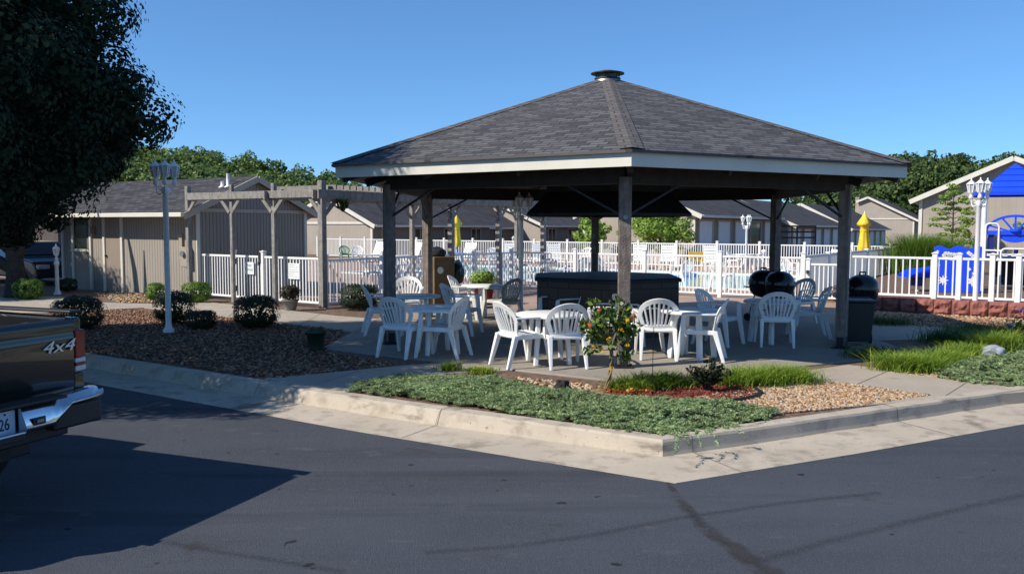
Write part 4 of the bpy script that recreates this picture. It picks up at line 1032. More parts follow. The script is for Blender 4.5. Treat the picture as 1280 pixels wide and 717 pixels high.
m_ = MB(); m_.lathe([(.0, 0), (.03, .01), (.03, .05), (0, .06)], 10, (dr0+.09, -.05, .95)); m_.build('handle', iron, do)
m_ = MB(); m_.box((fx(120), -.05, 1.66), (.15, .1, .2)); m_.build('wall_light', sconce_m, bl, .01)
xe = fx(236); m_ = MB(); m_.box((xe, -.07, 1.02), (.30, .14, .50)); eb = m_.build('meter_box', box_m, bl, .01)
m_ = MB(); m_.tube([(xe-.02, -.14, 1.10), (xe-.02, -.20, 1.10)], .07, 16); m_.build('meter_dial', galv, eb)
m_ = MB(); m_.box((xe-.24, -.03, 1.28), (.12, .06, .62)); m_.tube([(xe+.05, -.06, .78), (xe+.05, -.06, 0)], .025, 8); m_.build('conduit', box_m, eb)
for px, py, h_ in ((226, 226, .34), (219, 224, .14)):
    x = fx(px)*1.0+.35; y = 1.25; z = HE+sl*y+.1; m_ = MB(); m_.lathe([(.12, -.03), (.05, .03), (.042, h_*.9), (.05, h_)], 14, (x, y, z)); m_.build('vent_pipe', white_pt, rf)

# ============================================================ MOTEL UNITS BEHIND
def unit(name, corner, depth_len, width, zb, ze, za, label, front_mat, side_mat, doors=0, door_m=door_white, band=True, group=None, chim=False, rm=shing_far, wins=0, opn=None, oh=.5, ap=.5, zl=None):
    """gable wall along -AX from the corner, long facade along +BX"""
    r_ = empty(name, Vector((corner[0], corner[1], 0)), ROT_A, label, 'building', group)
    w, l = width, depth_len; xa = -w*ap; zl = ze if zl is None else zl
    m_ = MB(); m_.add([(-w, 0, zb), (0, 0, zb), (0, 0, ze), (xa, 0, za), (-w, 0, zl)], [(0, 1, 2, 3, 4)])
    m_.add([(-w, l, zb), (0, l, zb), (0, l, ze), (xa, l, za), (-w, l, zl)], [(4, 3, 2, 1, 0)])
    m_.add([(-w, 0, zb), (-w, l, zb), (-w, l, zl), (-w, 0, zl)], [(0, 1, 2, 3)]); wl = m_.build('wall', front_mat, r_)
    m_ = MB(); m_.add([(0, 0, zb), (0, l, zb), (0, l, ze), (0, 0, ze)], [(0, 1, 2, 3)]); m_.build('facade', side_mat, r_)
    s_ = (za-ze)/(-xa); m_ = MB(); og = .35; th = .1; sides = []
    for sx in (0, 1):
        sl_ = (za-zl)/(w+xa) if sx else s_; o_h = min(oh, .2) if (sx and ap > .7) else oh
        e = -w-o_h if sx else oh; zz = (zl if sx else ze) - sl_*o_h; sides.append((e, zz))
        q = [(e, -og, zz+th), (e, l+og, zz+th), (xa, l+og, za+th), (xa, -og, za+th)]
        if sx: q = q[::-1]
        m_.add(q, [(0, 1, 2, 3)]); m_.add([(p[0], p[1], p[2]-th) for p in q][::-1], [(0, 1, 2, 3)], 1)
    m_.build('roof', [rm, trim_tan], r_)
    for e, zz in sides:
        m_ = MB(); m_.bar((e, -og-.03, zz+.02), (xa, -og-.03, za+.02), .06, .24); m_.build('rake_board', cream, r_)
    m_ = MB(); m_.box((oh+.04, l/2, ze-s_*oh+.06), (.1, l+.6, .13)); m_.build('gutter', cream, r_)
    if band: m_ = MB(); m_.box((-w/2, -.03, ze+.02), (w, .05, .14)); m_.build('gable_band', cream, r_)
    for xc_ in (-.06, -w+.06):
        m_ = MB(); m_.box((xc_, -.02, (zb+ze)/2), (.16, .08, ze-zb-.05)); m_.build('corner_board', cream, r_)
    for i in range(doors):
        y0_ = l*(i+.08)/doors + .25; y1_ = l*(i+1)/doors - .35; m_ = MB(); z1_ = ze-.42
        if opn == i:
            m_.box((.012, (y0_+y1_)/2, (zb+z1_)/2), (.03, y1_-y0_, z1_-zb)); d__ = m_.build('dark_doorway_panel', glass, r_)  # flat dark panel stands in for the unlit space inside
        else:
            m_.box((.012, (y0_+y1_)/2, (zb+z1_)/2), (.03, y1_-y0_, z1_-zb)); d__ = m_.build('door', door_m, r_)
        m_ = MB()
        for y in (y0_, y1_): m_.box((.03, y, (zb+z1_)/2), (.07, .14, z1_-zb))
        m_.box((.03, (y0_+y1_)/2, z1_+.06), (.07, y1_-y0_+.14, .12)); m_.build('door_frame', trim_tan, d__)
    for i in range(wins):
        y0_ = l*(i+.25)/wins; y1_ = l*(i+.62)/wins; m_ = MB(); m_.box((.012, (y0_+y1_)/2, ze-.85), (.03, y1_-y0_, 1.0)); wn_ = m_.build('window', glass, r_)
        m_ = MB()
        for y in (y0_, y1_, (y0_+y1_)/2): m_.box((.03, y, ze-.85), (.06, .08, 1.0))
        m_.box((.03, (y0_+y1_)/2, ze-.32), (.06, y1_-y0_, .08)); m_.build('window_frame', trim_tan, wn_)
    if chim:
        m_ = MB(); m_.box((-w-.3, 1.2, (zb+za)/2), (.40, .9, za-zb+.1)); m_.box((-w-.3, 1.2, za+.05), (.5, 1.0, .12)); m_.build('chimney', front_mat, r_)
    return r_
MU = 'low motel wings around the pool'
def at_d(px, d): return ((px-640)/FPX*d, d)
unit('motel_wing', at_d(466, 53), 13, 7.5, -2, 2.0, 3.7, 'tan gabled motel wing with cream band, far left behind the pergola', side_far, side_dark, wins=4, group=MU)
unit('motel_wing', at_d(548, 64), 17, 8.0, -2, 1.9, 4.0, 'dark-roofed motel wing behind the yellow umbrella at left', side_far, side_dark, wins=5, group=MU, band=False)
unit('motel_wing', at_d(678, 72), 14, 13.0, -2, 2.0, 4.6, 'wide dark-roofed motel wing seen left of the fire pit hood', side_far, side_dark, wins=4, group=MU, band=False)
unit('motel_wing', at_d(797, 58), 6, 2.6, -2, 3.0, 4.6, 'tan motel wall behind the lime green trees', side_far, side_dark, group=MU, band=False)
unit('motel_wing', at_d(868, 45), 15.2, 6.6, -1, 2.55, 3.95, 'motel wing with five wide pale doors and one dark open doorway', side_far, side_tan, doors=5, opn=3, group=MU, band=False)
unit('motel_wing', at_d(987, 58), 15.5, 7.5, -2, 2.08, 3.75, 'middle motel wing with pale doors and a black handrail, right of the open doorway', side_far, side_tan, doors=5, group=MU, band=False)
unit('motel_wing', at_d(1058, 75), 20, 8.0, -2, 1.85, 3.9, 'farthest motel wing with a row of small pale doors behind the right yellow umbrella', side_far, side_tan, doors=6, group=MU, band=False)
t1 = unit('gable_house', at_d(1141, 100), 10, 6.2, -2, 2.88, 5.43, 'small tan gabled house with chimney beneath the dark woods', side_far, side_far, group='tan gabled houses at right', chim=True, ap=.82, zl=5.0)
t2 = Vector(at_d(1147, 45) + (0,)) + AX*8.4
unit('gable_house', t2, 14, 8.4, -.5, 3.35, 5.25, 'large tan gabled house with cream rake boards behind the playground', side_far, side_far, group='tan gabled houses at right', band=False, oh=.45)
# handrail by the middle wing
hr = empty('handrail', at_d(972, 52) + (0,), ROT_A, 'black metal handrail in front of the middle motel wing', 'handrail')
for z in (1.2, 1.55, 1.9):
    m_ = MB(); m_.bar((0, 0, z), (1.6, 2.6, z), .07, .1); m_.build('rail', iron, hr)
for t in (0, .5, 1):
    m_ = MB(); m_.box((1.6*t, 2.6*t, .9), (.08, .08, 2.1)); m_.build('post', iron, hr)
# balcony house and car at far left
bh = empty('balcony_house', (-23.5, 36, 0), ROT_A, 'house with railed balcony behind the left tree, shade put into its dark wall colour', 'building')
m_ = MB(); m_.box((-3, 4, 1.5), (18, 6, 3.4)); m_.build('wall', mat('shade_dark_siding', (.06, .05, .045), .8, .15, 3), bh)  # wall colour darkened in place of the shade falling there
m_ = MB(); m_.box((-3, .4, 1.05), (18, 1.6, .28)); m_.build('balcony_edge', trim_tan, bh)
m_ = MB()
for i in range(90): m_.box((-12+i*.2, -.3, .5), (.04, .04, 1.0))
m_.box((-3, -.3, 1.0), (18, .06, .06)); m_.build('railing', wood_grey, bh)
for x in (-8, -3.5, 1): m_ = MB(); m_.box((x, .98, 2.2), (1.4, .08, 1.2)); m_.build('window', glass, bh)
def simple_car(loc, rz, m, label):
    r_ = empty('parked_car', loc, rz, label, 'car')
    prof_ = [(-2.2, .35), (-2.22, .75), (-2.1, .92), (-1.3, .98), (-.75, 1.38), (.55, 1.42), (1.15, .98), (2.0, .86), (2.2, .65), (2.2, .35)]
    m_ = MB(); n = len(prof_); vs = []
    for y, k in ((-.86, 1), (.86, 1)):
        for x, z in prof_: vs.append((x, y*(.82 if z > 1.2 else 1), z))
    fs = [tuple(range(n)), tuple(reversed(range(n, 2*n)))] + [(i, n+i, n+(i+1) % n, (i+1) % n) for i in range(n)]
    m_.add(vs, fs); m_.build('body', m, r_, .05, 3)
    m_ = MB(); m_.add([(1.09, -.70, 1.03), (1.09, .70, 1.03), (.60, .64, 1.385), (.60, -.64, 1.385)], [(0, 1, 2, 3)]); m_.add([(p[0]+.02, p[1], p[2]+.015) for p in ((1.09, -.70, 1.03), (1.09, .70, 1.03), (.60, .64, 1.385), (.60, -.64, 1.385))], [(0, 1, 2, 3)]); m_.build('windscreen', glass, r_)
    for s in (-1, 1):
        m_ = MB(); m_.add([(-1.15, s*.85, 1.0), (1.0, s*.85, 1.0), (.5, s*.735, 1.34), (-.7, s*.735, 1.34)], [(0, 1, 2, 3)]); m_.build('side_window', glass, r_)
        m_ = MB(); m_.box((2.17, s*.62, .70), (.12, .36, .13)); m_.build('headlight', clearlens, r_, .02)
        for x in (-1.35, 1.35):
            m_ = MB(); m_.tube([(x, s*.70, .32), (x, s*.89, .32)], .32, 20); wh = m_.build('wheel', rubber, r_)
            m_ = MB(); m_.tube([(x, s*.895, .32), (x, s*.90, .32)], .2, 16); m_.build('rim', galv, wh)
    return r_
cp = GY(38, 360, 27.5); simple_car((cp[0], cp[1], -.15), -.62, carpaint, 'dark navy car in deep shade behind the lit shrub at far left')

# ============================================================ POOLSIDE FURNITURE
def far_pt(px, d): return ((px-640)/FPX*d, d, -.01)
PCH = 'white chairs on the pool deck'
pool_chairs = [(617, 40, .2, -1, 'tall white chair on the pool deck right of the left umbrella'), (733, 41, -.3, -1, 'white chair before the lime tree, left of the back post'),
 (918, 37, .8, -.5, 'white chair left of the white table on the far deck'), (946, 37.5, -.9, -.3, 'white chair right of the white table on the far deck'),
 (692, 24.6+2.2, .4, .9, 'white chair on the near pool deck just left of the back gazebo post'), (720, 27.6, -.7, .6, 'white chair on the near pool deck just right of the blue tub'),
 (757, 27.2, .5, .8, 'white chair on the near pool deck above the fire pit centre'), (852, 26.2, -.6, .7, 'white chair by the pool edge right of the fire pit'), (903, 25.2, .6, .7, 'white chair by the pool edge left of the kettle grills'),
 (658, 27.0, .9, .2, 'white chair beside the corner of the pool fence'), (1012, 31, -.9, .2, 'white chair behind the low gate'), (985, 28, .3, -.9, 'white chair on the deck behind the kettle grills'),
 (447, 43, .2, -1, 'pinkish white chair beside the green chair'), (541, 42, .9, -.5, 'white chair behind the black bag'), (520, 26.5, .8, .5, 'white chair in the patio set left of the brown board'), (497, 27.5, .2, -1, 'white chair beyond the patio table'), (466, 26.5, .9, .4, 'white chair left of the patio table')]
for px, d, fx_, fy_, lb in pool_chairs: place(proto_chair, True, far_pt(px, d), math.atan2(-fx_, fy_), lb, PCH)
gch = place(proto_chair, True, far_pt(432, 43), math.atan2(-.5, -.9), 'green plastic chair on the pool deck under the pergola', PCH)
for ch in KIDS(gch):
    for q in [ch]+KIDS(ch): q.data = q.data.copy(); q.data.materials[0] = green_pl
PTB = 'white tables on the pool deck'
for px, d, lb in ((932, 37.2, 'round white table between two chairs on the far deck'), (740, 28.2, 'round white table on the near pool deck behind the fire pit'), (490, 26.3, 'round white patio table left of the gazebo post'), (1000, 33, 'round white table behind the gate post'), (592, 40.5, 'round white table beside the tall chair')):
    place(proto_table, True, far_pt(px, d), .3, lb, PTB)
def lounger_proto():
    r_ = empty('sun_lounger', (0, 0, 0), 0, 'white lounger', 'sun lounger', 'white sun loungers by the pool')
    m_ = MB()
    for i in range(10): m_.box((0, -.55+i*.125, .36), (.58, .10, .02))
    for s in (-1, 1): m_.box((s*.29, .0, .33), (.04, 1.3, .06))
    m_.build('bed', white_pl, r_)
    m_ = MB()
    for i in range(6): m_.bar((-.29, -.62-i*.055, .40+i*.115), (.29, -.62-i*.055, .40+i*.115), .02, .095, up=(0, -.4, 1))
    for s in (-1, 1): m_.bar((s*.28, -.60, .34), (s*.28, -.93, 1.06), .04, .03)
    m_.build('backrest', white_pl, r_)
    for s in (-1, 1):
        for y in (-.5, .55): m_ = MB(); m_.box((s*.27, y, .16), (.05, .06, .34)); m_.build('leg', white_pl, r_)
    return r_
pl_ = lounger_proto()
for i, (px, d, a, lb) in enumerate([(462, 44, 2.6, 'white sun lounger behind the front left gazebo post'), (506, 43, 2.2, 'white sun lounger between the two left gazebo posts'), (679, 39.5, 3.4, 'white sun lounger left of the lamp post pole, reclined'),
     (697, 39, 3.3, 'white sun lounger just right of the far lamp pole'), (833, 37, 2.9, 'white sun lounger right of the front gazebo post'), (890, 36, 3.0, 'white sun lounger in front of the first pale motel doors'), (800, 37.6, 3.0, 'white sun lounger directly right of the front post'), (1030, 30.5, 2.2, 'white sun lounger behind the gate and right post'),
     (578, 41, 2.7, 'white sun lounger under the left yellow umbrella'), (640, 40, 3.2, 'white sun lounger in the middle of the far pool deck, beside the tall chair')]):
    place(pl_, i > 0, far_pt(px, d), a, lb)
def umbrella(name, loc, label, tablem):
    r_ = empty(name, loc, .3, label, 'umbrella', 'closed yellow umbrellas by the pool')
    m_ = MB(); m_.tube([(0, 0, .0), (0, 0, 2.42)], .022, 10); m_.lathe([(.22, 0), (.22, .05), (.05, .09)], 20); m_.build('pole', white_pt, r_)
    n = 24; vs, fs = [], []
    prof_ = [(.02, 2.36), (.10, 2.20), (.20, 2.02), (.235, 1.92), (.15, 1.90), (.13, 1.75), (.165, 1.45), (.20, 1.15), (.215, 1.02), (.19, .95)]
    for j, (r, z) in enumerate(prof_):
        for k in range(n):
            a = 2*math.pi*k/n; f = 1 + .22*math.cos(8*a/1.0 + j*.15)*(j/len(prof_)) + .10*math.sin(3*a+j*.6)
            vs.append((r*f*math.cos(a), r*f*math.sin(a), z + (.05*math.cos(8*a) if j in (3, 9, 8) else 0)))
    for j in range(len(prof_)-1):
        for k in range(n): fs.append((j*n+k, (j+1)*n+k, (j+1)*n+(k+1) % n, j*n+(k+1) % n))
    m_ = MB(); m_.add(vs, fs, 0, True); m_.build('canopy', yellow, r_)
    m_ = MB(); m_.tube([(0, 0, 1.70), (0, 0, 1.74)], .155, 14); m_.build('tie', yellow, r_)
    return r_
umbrella('closed_umbrella', far_pt(570.5, 38), 'closed yellow umbrella at left, above a blue table, between pergola posts', None)
umbrella('closed_umbrella', far_pt(1079, 31), 'closed yellow umbrella at right, above the white board fence', None)
bt = place(proto_table, True, far_pt(572, 37.6), .2, 'round blue-topped table under the left yellow umbrella', PTB); bt.name = 'blue_table'
for ch in KIDS(bt): ch.data = ch.data.copy(); ch.data.materials[0] = tealt
# small things on the deck
tb = empty('blue_tub', far_pt(713, 26.6), 0, 'blue-grey towel tub on the near pool deck', 'tub'); m_ = MB(); m_.lathe([(.24, 0), (.28, .45), (.3, .46), (.3, .5), (.26, .5), (.24, .1)], 20); m_.build('tub', mat('tub_blue', (.34, .42, .62), .5, .1, 4), tb)
yb = empty('yellow_sign', far_pt(871, 37), .1, 'small yellow board with black marks on the far pool deck', 'sign'); m_ = MB(); m_.box((0, 0, .55), (.75, .04, .42)); m_.box((-.3, .0, .17), (.04, .04, .36)); m_.box((.3, .0, .17), (.04, .04, .36)); m_.build('board', yellow, yb)
m_ = MB()
for i, h_ in enumerate((.1, .16, .12)): m_.box((-.12+i*.14, -.024, .5), (.07, .006, h_))
m_.build('marks', iron, yb)
ft = empty('float_toy', (6.4, 31.6, -.03), .4, 'small blue floating toy on the pool water', 'pool toy'); m_ = MB()
m_.tube([(.45*math.cos(t), .28*math.sin(t), .05) for t in [i*.314 for i in range(21)]], .09, 8); m_.tube([(0, 0, .08), (.1, 0, .3), (.25, 0, .33)], .07, 8); m_.build('ring', mat('toy_blue', (.05, .25, .7), .4, .1, 4), ft)

# ============================================================ PLAYGROUND
pgd = w0 + dw.normalized()*0
def pw(px, d, z=.3): x, y = at_d(px, d); return Vector((x, y, z))
pc = pw(1264, 21.0); ps = empty('play_structure', pc, ROT_A + .12, 'white and blue play structure with blue pyramid roof, wheel arch and starred panels', 'playground')
PS = Matrix.Translation(pc) @ Matrix.Rotation(ROT_A+.12, 4, 'Z')
hx = .66
for a in (-1, 1):
    for b in (-1, 1):
        m_ = MB(); m_.tube([(a*hx, b*hx, -.1), (a*hx, b*hx, 2.45)], .055, 14); m_.build('post', white_pt, ps)
m_ = MB(); e = .86; bz, az = 2.34, 3.1
for k in range(4):
    a0, a1 = k*math.pi/2+math.pi/4, (k+1)*math.pi/2+math.pi/4; p0 = Vector((e*1.414*math.cos(a0), e*1.414*math.sin(a0), bz)); p1 = Vector((e*1.414*math.cos(a1), e*1.414*math.sin(a1), bz)); ap = Vector((0, 0, az))
    N_ = 5
    for j in range(N_):
        t0_, t1_ = j/N_, (j+1)/N_; q = [p0.lerp(ap, t0_), p1.lerp(ap, t0_), p1.lerp(ap, t1_*.985), p0.lerp(ap, t1_*.985)]
        o1 = Vector((math.cos((a0+a1)/2), math.sin((a0+a1)/2), 0))*.03
        q[0] += o1; q[1] += o1
        m_.add(q, [(0, 1, 2, 3)]); m_.add([q[0], q[1], q[1]-Vector((0, 0, .03))-o1, q[0]-Vector((0, 0, .03))-o1], [(3, 2, 1, 0)])
    m_.bar(p0, p1, .05, .09); m_.add([p0, p1, ap-Vector((0, 0, .1))], [(2, 1, 0)])
m_.build('roof', blue_pl, ps)
m_ = MB(); m_.box((0, 0, .78), (1.3, 1.3, .06)); m_.build('deck', blue_dk, ps, .01)
m_ = MB()
for i in range(7): m_.box((-.55+i*.18, -.665, .86), (.10, .03, .05))
m_.build('deck_trim', white_pt, ps)
# wheel arch
m_ = MB(); arc = [(.62*math.cos(t), -.66, 1.38+.42*math.sin(t)) for t in [math.pi*i/20 for i in range(21)]]
for i in range(20): m_.bar(arc[i], arc[i+1], .06, .07, up=(0, 1, 0))
for i in (3, 7, 10, 13, 17): m_.bar((0, -.66, 1.40), arc[i], .04, .05, up=(0, 1, 0))
m_.box((0, -.66, 1.40), (1.25, .06, .10)); m_.lathe([(.12, -.03), (.12, .03)], 16, (0, -.66, 1.46))
fan = [(.34*math.cos(t), -.65, 1.36-.20*math.sin(t)) for t in [math.pi*i/12 for i in range(13)]]
m_.add(fan + [(x, -.62, z) for x, _, z in fan], [tuple(range(13)), tuple(reversed(range(13, 26)))] + [(i, i+1, 14+i, 13+i) for i in range(12)])
m_.build('wheel_arch', blue_pl, ps)
def loop(parent, x0, x1, y, z0, z1, r=.022):
    m_ = MB(); rr = .09; pts = [(x0, y, z0)]
    pts += [(x0+rr-rr*math.cos(t), y, z1-rr+rr*math.sin(t)) for t in [math.pi/2*i/5 for i in range(6)]]
    pts += [(x1-rr+rr*math.sin(t), y, z1-rr+rr*math.cos(t)) for t in [math.pi/2*i/5 for i in range(6)]] + [(x1, y, z0)]
    m_.tube(pts, r, 8); return m_.build('grab_loop', white_pt, parent)
loop(ps, -.62, -.34, -.70, .75, 1.62); loop(ps, .40, .68, -.70, .75, 1.62); loop(ps, -.30, .34, -.98, -.1, 1.02)
m_ = MB(); m_.bar((-.58, -.66, .88), (.58, -.66, .88), .04, .04); m_.bar((-.66, -.66, .98), (-.30, -.98, .98), .03, .03); m_.build('rail', white_pt, ps)
m_ = MB(); m_.box((-.50, -.62, 1.1), (.12, .03, .62)); m_.build('blue_upright', blue_dk, ps)
m_ = MB(); m_.lathe([(.05, .82), (.045, .98), (.07, 1.0), (.0, 1.04)], 10, (.05, -.5, 0)); m_.build('knob', blue_dk, ps)
m_ = MB(); m_.box((.1, .62, .42), (.9, .05, .7)); m_.build('back_panel', wood_dark, ps)
# starred climbing panel
cpz = pw(1197, 20.0, .3); pn = empty('star_panel', cpz, ROT_A + .25, 'blue climbing panel with white stars and flowers behind the picket fence', 'playground panel')
m_ = MB(); n_ = 14; top = [(-.5+i/n_, 1.06+.04*math.sin(i*1.1)) for i in range(n_+1)]
poly = [(-.5, .0), (.5, .0)] + top[::-1]; f = [(x, -.03, z) for x, z in poly]; b = [(x, .03, z) for x, z in poly]; k = len(poly)
m_.add(f+b, [tuple(range(k)), tuple(reversed(range(k, 2*k)))] + [((i+1) % k, i, k+i, k+(i+1) % k) for i in range(k)]); pb = m_.build('board', blue_pl, pn)
def star(m_, cx_, cz, r, n, inner=.45, y=-.036):
    pts = [(cx_+(r if i % 2 == 0 else r*inner)*math.sin(i*math.pi/n), y, cz+(r if i % 2 == 0 else r*inner)*math.cos(i*math.pi/n)) for i in range(2*n)]
    m_.add([(cx_, y, cz)] + pts, [(0, 1+(i+1) % (2*n), 1+i) for i in range(2*n)])
m_ = MB(); star(m_, -.30, .28, .13, 8); star(m_, .32, .27, .14, 6); star(m_, -.42, .62, .06, 5); star(m_, -.44, .95, .05, 5); m_.build('star', white_pt, pn)
m_ = MB()
for q in range(6): m_.lathe([(0, -.001), (.055, 0)], 10, (0, 0, 0))
m_ = MB()
for cx_, cz in ((-.24, .86), (-.12, .84)):
    for q in range(6): star(m_, cx_+.06*math.cos(q), cz+.06*math.sin(q), .045, 8, .9)
for q in range(5): star(m_, .22+q*.045, .93-q*.035, .05, 4, .8)
star(m_, .25, .55, .05, 6); star(m_, .35, .45, .06, 6); m_.build('flower', white_pt, pn)
# slide
s0 = pw(1166, 20.6, .78); s1 = pw(1131, 20.4, .62); sd = empty('slide', (s1.x, s1.y, .3), math.atan2(s0.y-s1.y, s0.x-s1.x), 'blue plastic slide chute on a short support, left of the starred panel', 'slide')
m_ = MB(); LL = 1.9; vs = []; N_ = 14
for i in range(N_+1):
    t = i/N_; x = t*LL; z = .34 + .03*t + .55*max(0, t-.35)**1.5
    for y, dz in ((-.26, .17), (-.24, .19), (-.20, .05), (0, 0.02), (.20, .05), (.24, .19), (.26, .17), (.20, -.02), (0, -.05), (-.20, -.02)): vs.append((x, y, z+dz*min(1, .3+t*4)))
k = 10; m_.add(vs, [(i*k+j, i*k+(j+1) % k, (i+1)*k+(j+1) % k, (i+1)*k+j) for i in range(N_) for j in range(k)] + [tuple(range(k)), tuple(reversed(range(N_*k, N_*k+k)))], 0, True); m_.build('chute', blue_pl, sd)
m_ = MB(); m_.lathe([(.16, .12), (.18, .3)], 12, (.38, 0, 0)); m_.build('foot_block', blue_dk, sd); m_ = MB(); m_.tube([(.38, 0, -.1), (.38, 0, .16)], .05, 10); m_.build('support', white_pt, sd)

# ============================================================ PLANTS
def shrub(name, loc, rx, ry, h, mats, label, seed, n=2600, size=.035, group='clipped boxwood bushes', flat_top=.6, stem=True):
    r_ = empty(name, loc, 0, label, 'bush', group)
    g = np.random.default_rng(seed); d = g.normal(size=(n, 3)); d /= np.linalg.norm(d, axis=1, keepdims=True)
    lump_ = 1 + .07*np.sin(d[:, 0]*7+seed)*np.cos(d[:, 1]*6+seed*2) + .05*np.sin(d[:, 2]*11+d[:, 0]*9)
    r = g.uniform(.72, 1.03, n)**.6*lump_
    P = np.stack([d[:, 0]*r*rx, d[:, 1]*r*ry, h*.5 + np.sign(d[:, 2])*np.abs(d[:, 2])**flat_top*r*h*.5], 1); P[:, 2] = np.maximum(P[:, 2], .02)
    leaves('foliage', P, size, mats, r_, seed, 1.5, .2, outward=d)
    if stem:
        m_ = MB()
        for i in range(4):
            a = i*1.6+seed; m_.tube([(0, 0, 0), (rx*.3*math.cos(a), ry*.3*math.sin(a), h*.45), (rx*.6*math.cos(a), ry*.6*math.sin(a), h*.8)], [.02, .014, .008], 6)
        m_.build('stem', bark, r_)
    return r_
shrub('boxwood_bush', G(99, 411), .44, .44, .58, boxw, 'dark wide dome boxwood bush just behind the truck tailgate', 1, 5000, .04)
shrub('boxwood_bush', G(218, 404), .38, .38, .60, boxw, 'dark boxwood bush directly behind the left lamp post', 2, 4200, .04)
shrub('boxwood_bush', G(252, 410), .28, .28, .32, boxw, 'low small dark bush just right of the left lamp post', 3, 2600, .035)
shrub('boxwood_bush', G(320, 409), .40, .40, .58, boxw, 'dark round boxwood bush in front of the pool gate', 4, 4800, .04)
shrub('boxwood_bush', G(449, 386), .44, .40, .54, boxw, 'dark boxwood bush behind the front left gazebo post by the fence', 5, 4200, .045)
shrub('leafy_bush', G(36, 373), .37, .37, .50, boxl, 'bright green bush at the foot of the dark tree trunk', 6, 2600, .05, 'bright green bushes by the building')
shrub('leafy_bush', G(85, 364), .26, .26, .36, boxw, 'small dark bush below the tan building window', 7, 1800, .045, 'bright green bushes by the building')
shrub('leafy_bush', G(195, 375), .24, .24, .42, boxl, 'bright green bush against the tan wall left of the lamp post', 8, 1800, .045, 'bright green bushes by the building')
shrub('leafy_bush', G(246, 377), .36, .34, .48, boxl, 'bright green bush at the corner of the tan building', 9, 2600, .05, 'bright green bushes by the building')
def potted(loc, label, pm, pr, ph, mats, fr, fh, seed, n=1200, size=.06):
    r_ = empty('potted_plant', loc, 0, label, 'potted plant')
    m_ = MB(); m_.lathe([(pr*.7, 0), (pr, ph*.9), (pr*1.1, ph*.9), (pr*1.1, ph), (pr*.95, ph), (pr*.9, ph*.85), (0, ph*.84)], 20); m_.build('pot', pm, r_)
    g = np.random.default_rng(seed); u = g.normal(size=(n, 3)); u /= np.linalg.norm(u, axis=1, keepdims=True); P = u*g.uniform(.4, 1, (n, 1))*np.array([fr, fr, fh/2]); P[:, 2] += ph + fh*.45; P[:, 2] = np.maximum(P[:, 2], ph*.9)
    leaves('foliage', P, size, mats, r_, seed, 2.0, .3, outward=u); return r_
potted(G(363, 387), 'dark leafy plant in a grey pot in front of the notice on the picket fence', mat('grey_pot', (.2, .19, .18), .7, .15, 6), .17, .22, rosel, .24, .36, 11)
potted(G(604, 380), 'yellow-green plant in a red glazed pot behind the back table', red_pl, .26, .42, lime, .36, .42, 12, 1500, .07)
fpot = empty('flower_pot', G(395, 437), 0, 'dark green flower pot with dry rim standing on the shaded stones', 'flower pot')
m_ = MB(); m_.lathe([(.105, 0), (.135, .24), (.155, .24), (.155, .30), (.135, .30), (.125, .25), (0, .245)], 20); m_.build('pot', potm, fpot)
g = np.random.default_rng(15); P = g.normal(size=(160, 3))*np.array([.06, .06, .02]) + np.array([0, 0, .285]); leaves('dry_leaves', P, .05, [mat('dry_leaf', (.16, .10, .05), .9, .3, 9)], fpot, 3)

def tree(name, loc, label, trunk_pts, limbs, centers, radii, n_each, size, mats, bk, seed, cat='tree', group=None, flat=.8, wts=None, rise=.5):
    r_ = empty(name, loc, 0, label, cat, group)
    m_ = MB()
    for pts, rs in [trunk_pts]+limbs: m_.tube(pts, rs, 10)
    m_.build('trunk', bk, r_)
    g = np.random.default_rng(seed); P, o_ = clumpy(g, np.array(centers), n_each, radii, flat)
    leaves('crown', P, size, mats, r_, seed, 1.45, rise, wts, outward=o_); return r_
def crown_pts(g, n, prof_, zr, cx=0, cy=0, fill=.45):
    """clump centres inside a crown whose radius follows prof_(z)"""
    out, rad = [], []
    zs = g.uniform(zr[0], zr[1], n*4)
    for z in zs:
        R_ = prof_(z)
        if g.uniform(0, 1) > (R_/prof_.rmax)**1.6 or len(out) >= n: continue
        a = g.uniform(0, 6.283); q = R_*g.uniform(fill, 1.0)**.5*.93; out.append((cx+q*math.cos(a), cy+q*math.sin(a), z)); rad.append(g.uniform(.4, .8))
    return np.array(out), np.array(rad)
def mkprof(pts):
    f = lambda z: float(np.interp(z, [p[0] for p in pts], [p[1] for p in pts])); f.rmax = max(p[1] for p in pts); return f
g = np.random.default_rng(21)
pr = mkprof([(2.0, 2.0), (2.4, 3.3), (2.9, 4.05), (3.5, 4.42), (4.6, 3.9), (6.5, 2.75), (9.4, .3)])
cc, rr = crown_pts(g, 700, pr, (2.0, 9.2), 0, 0, .10)
NT = Vector((-8.75, 10.5, -.15))
sk = np.stack([g.uniform(-10.4, -6.15, 170), g.uniform(11.8, 14.0, 170), g.uniform(1.95, 3.5, 170)], 1); sk[:, 2] += np.clip((sk[:, 0]+8.0)*.35, 0, 1)
sk = np.concatenate([sk, np.stack([g.uniform(-10.2, -7.4, 60), g.uniform(12, 14, 60), g.uniform(1.65, 2.3, 60)], 1)])
cc = np.concatenate([cc, sk - np.array([NT.x, NT.y, NT.z])]); rr = np.concatenate([rr, g.uniform(.3, .55, 230)])
